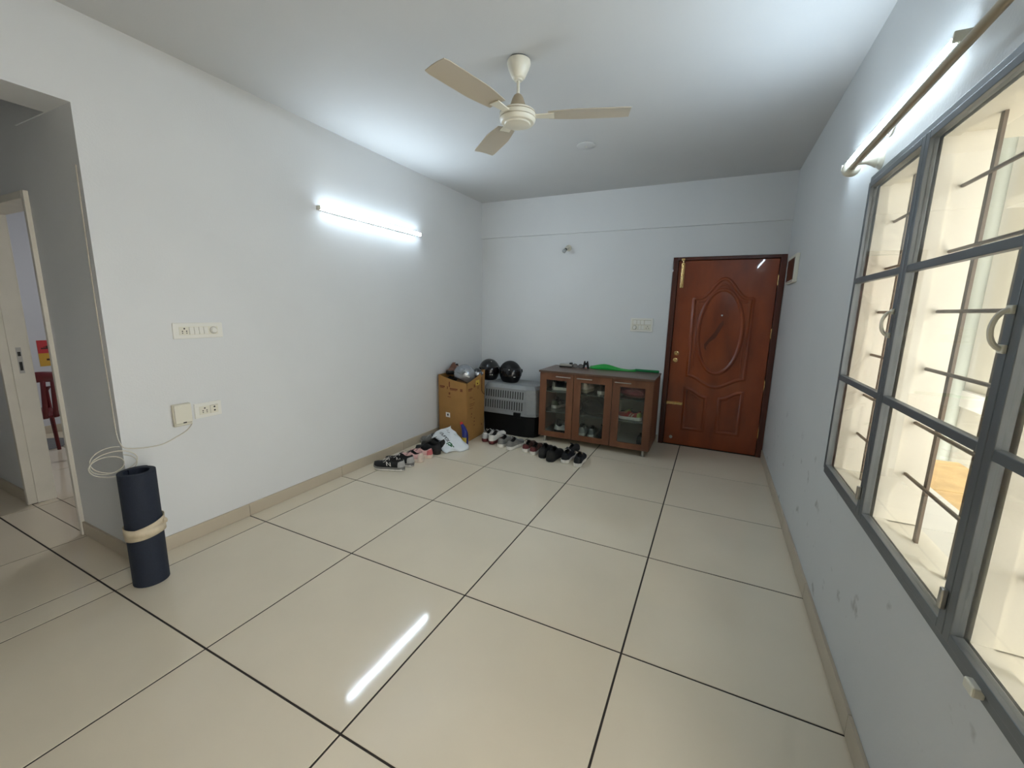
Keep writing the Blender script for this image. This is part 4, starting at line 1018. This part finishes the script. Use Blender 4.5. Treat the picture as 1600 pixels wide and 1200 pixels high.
# spiral strip
for i in range(N + 1):
    t = i / N; a = 2 * PI * turns * t + 2.2; r = RO - .004 - (RO - RI - .004) * t
    for rr in (r + .0042, r - .0042):
        for z in (0.001, HM): v.append((rr * math.cos(a), rr * math.sin(a), z))
for i in range(N):
    a = i * 4; b = a + 4
    f += [(a, b, b + 1, a + 1), (a + 2, a + 3, b + 3, b + 2), (a + 1, b + 1, b + 3, a + 3), (a, a + 2, b + 2, b)]
f += [(0, 1, 3, 2), (N * 4, N * 4 + 2, N * 4 + 3, N * 4 + 1)]
o = pyd('mat_roll', v, f, M_mat, rm, True); o.modifiers.new('e', 'EDGE_SPLIT').split_angle = .9
M_band = mat('cream_band', (204, 190, 164), .7, noise=.08, nscale=30, bump=.2, bscale=120)
for k, (z, tl, w) in enumerate(((.292, .012, .024), (.312, .022, .022), (.300, -.004, .020))):
    v = []; f = []
    for i in range(40):
        a = 2 * PI * i / 40; zz = z + tl * math.sin(a + .3); r = RO + .0025 + .0012 * k
        v += [(r * math.cos(a), r * math.sin(a), zz - w), (r * math.cos(a), r * math.sin(a), zz + w)]
    for i in range(40): j = (i + 1) % 40; f.append((2 * i, 2 * j, 2 * j + 1, 2 * i + 1))
    o = pyd('tie_band', v, f, M_band, rm, True); so = o.modifiers.new('s', 'SOLIDIFY'); so.thickness = .003
kn = lump('knot', '', '', (0, 0, 0), .012, .012, .014, M_band, 5); del kn['label'], kn['category']; kn.parent = rm; kn.location = (.062, .062, .315)

# ================================================================== ROOM BEYOND
po = thing('poster', 'small red and yellow poster on the wall of the room beyond', 'poster', (-3.9, 1.04, .885))
box('sheet', (0, -.105, -.14), (.003, .105, 0), mat('poster_yellow', (206, 160, 60), .6), po)
box('sheet', (0, -.105, 0), (.003, .105, .14), mat('poster_red', (190, 56, 60), .6), po)
for (y0, y1, z0, z1) in ((-.08, .06, .045, .06), (-.04, .02, .06, .08), (-.06, .08, .065, .072), (-.05, .04, -.08, -.06), (-.02, .06, -.065, -.05)):
    box('print', (.003, y0, z0), (.0035, y1, z1), mat('poster_ink', (70, 40, 36), .7), po)
ch = thing('plastic_chair', 'dark red plastic armchair in the room beyond the passage', 'chair', (-2.85, .53, 0), (0, 0, math.radians(180)))
ch.scale = (1, .85, 1)
M_ch = mat('red_plastic', (98, 18, 26), .35)
# local: seat faces +x
def leg(x, y, tx, ty, h, n='leg'):
    MB().tube([(x + tx, y + ty, 0), (x, y, h)], [.017, .024], 8).build(n, M_ch, ch, True)
for sy in (-1, 1):
    leg(.20, sy * .21, .05, sy * .045, .64 if True else .4)
    leg(-.18, sy * .19, -.08, sy * .05, .43)
v = []; f = []
for i in range(7):
    for j in range(9):
        x = -.20 + .44 * i / 6; y = -.22 + .44 * j / 8; v.append((x, y, .43 - .02 * math.sin(PI * j / 8) * math.sin(PI * i / 6) + .012 * (i / 6)))
for i in range(6):
    for j in range(8): q = i * 9 + j; f.append((q, q + 9, q + 10, q + 1))
o = pyd('seat', v, f, M_ch, ch, True); so = o.modifiers.new('s', 'SOLIDIFY'); so.thickness = .012
bk = []
for j in range(9):
    t = -1 + 2 * j / 8; bk.append(t)
def bkp(t, z): return (-.20 - .10 * (z - .43) / .42 - .05 * (1 - t * t) * 1, .22 * t * (1 - .08 * (z - .43) / .42), z)
for (za, zb_) in ((.76, .85),):
    v = []; f = []
    for t in bk:
        for z in (za, (za + zb_) / 2, zb_): v.append(bkp(t, z - .03 * t * t))
    for j in range(8):
        for k in range(2): q = j * 3 + k; f.append((q, q + 3, q + 4, q + 1))
    o = pyd('back_top_rail', v, f, M_ch, ch, True); o.modifiers.new('s', 'SOLIDIFY').thickness = .012
for t in (-.95, -.55, -.18, .18, .55, .95):
    v = []; f = []
    for k in range(6):
        z = .42 + .35 * k / 5
        for dt in (-.11, .11): v.append(bkp(t + dt * .8, z))
    for k in range(5): f.append((2 * k, 2 * k + 1, 2 * k + 3, 2 * k + 2))
    o = pyd('back_slat', v, f, M_ch, ch, True); o.modifiers.new('s', 'SOLIDIFY').thickness = .012
for sy in (-1, 1):
    v = []; f = []
    for x, y, z, w in ((-.24, .225, .70, .022), (-.15, .245, .675, .026), (0, .255, .66, .028), (.13, .25, .655, .028), (.22, .235, .64, .022), (.245, .225, .60, .018)):
        v += [(x, sy * (y - w), z), (x, sy * (y + w), z)]
    for k in range(5): f.append((2 * k, 2 * k + 1, 2 * k + 3, 2 * k + 2))
    o = pyd('armrest', v, f, M_ch, ch, True); o.modifiers.new('s', 'SOLIDIFY').thickness = .014
dm = MB().lathe([(.001, .0), (.26, .0), (.27, .004), (.262, .010), (.001, .012)], 36).build('door_mat', mat('grey_mat', (112, 112, 112), .9, noise=.15, nscale=60, bump=.3, bscale=160), None, True)
dm.location = (-3.42, .66, .0005); tag(dm, 'round grey mat on the floor by the red chair', 'mat')
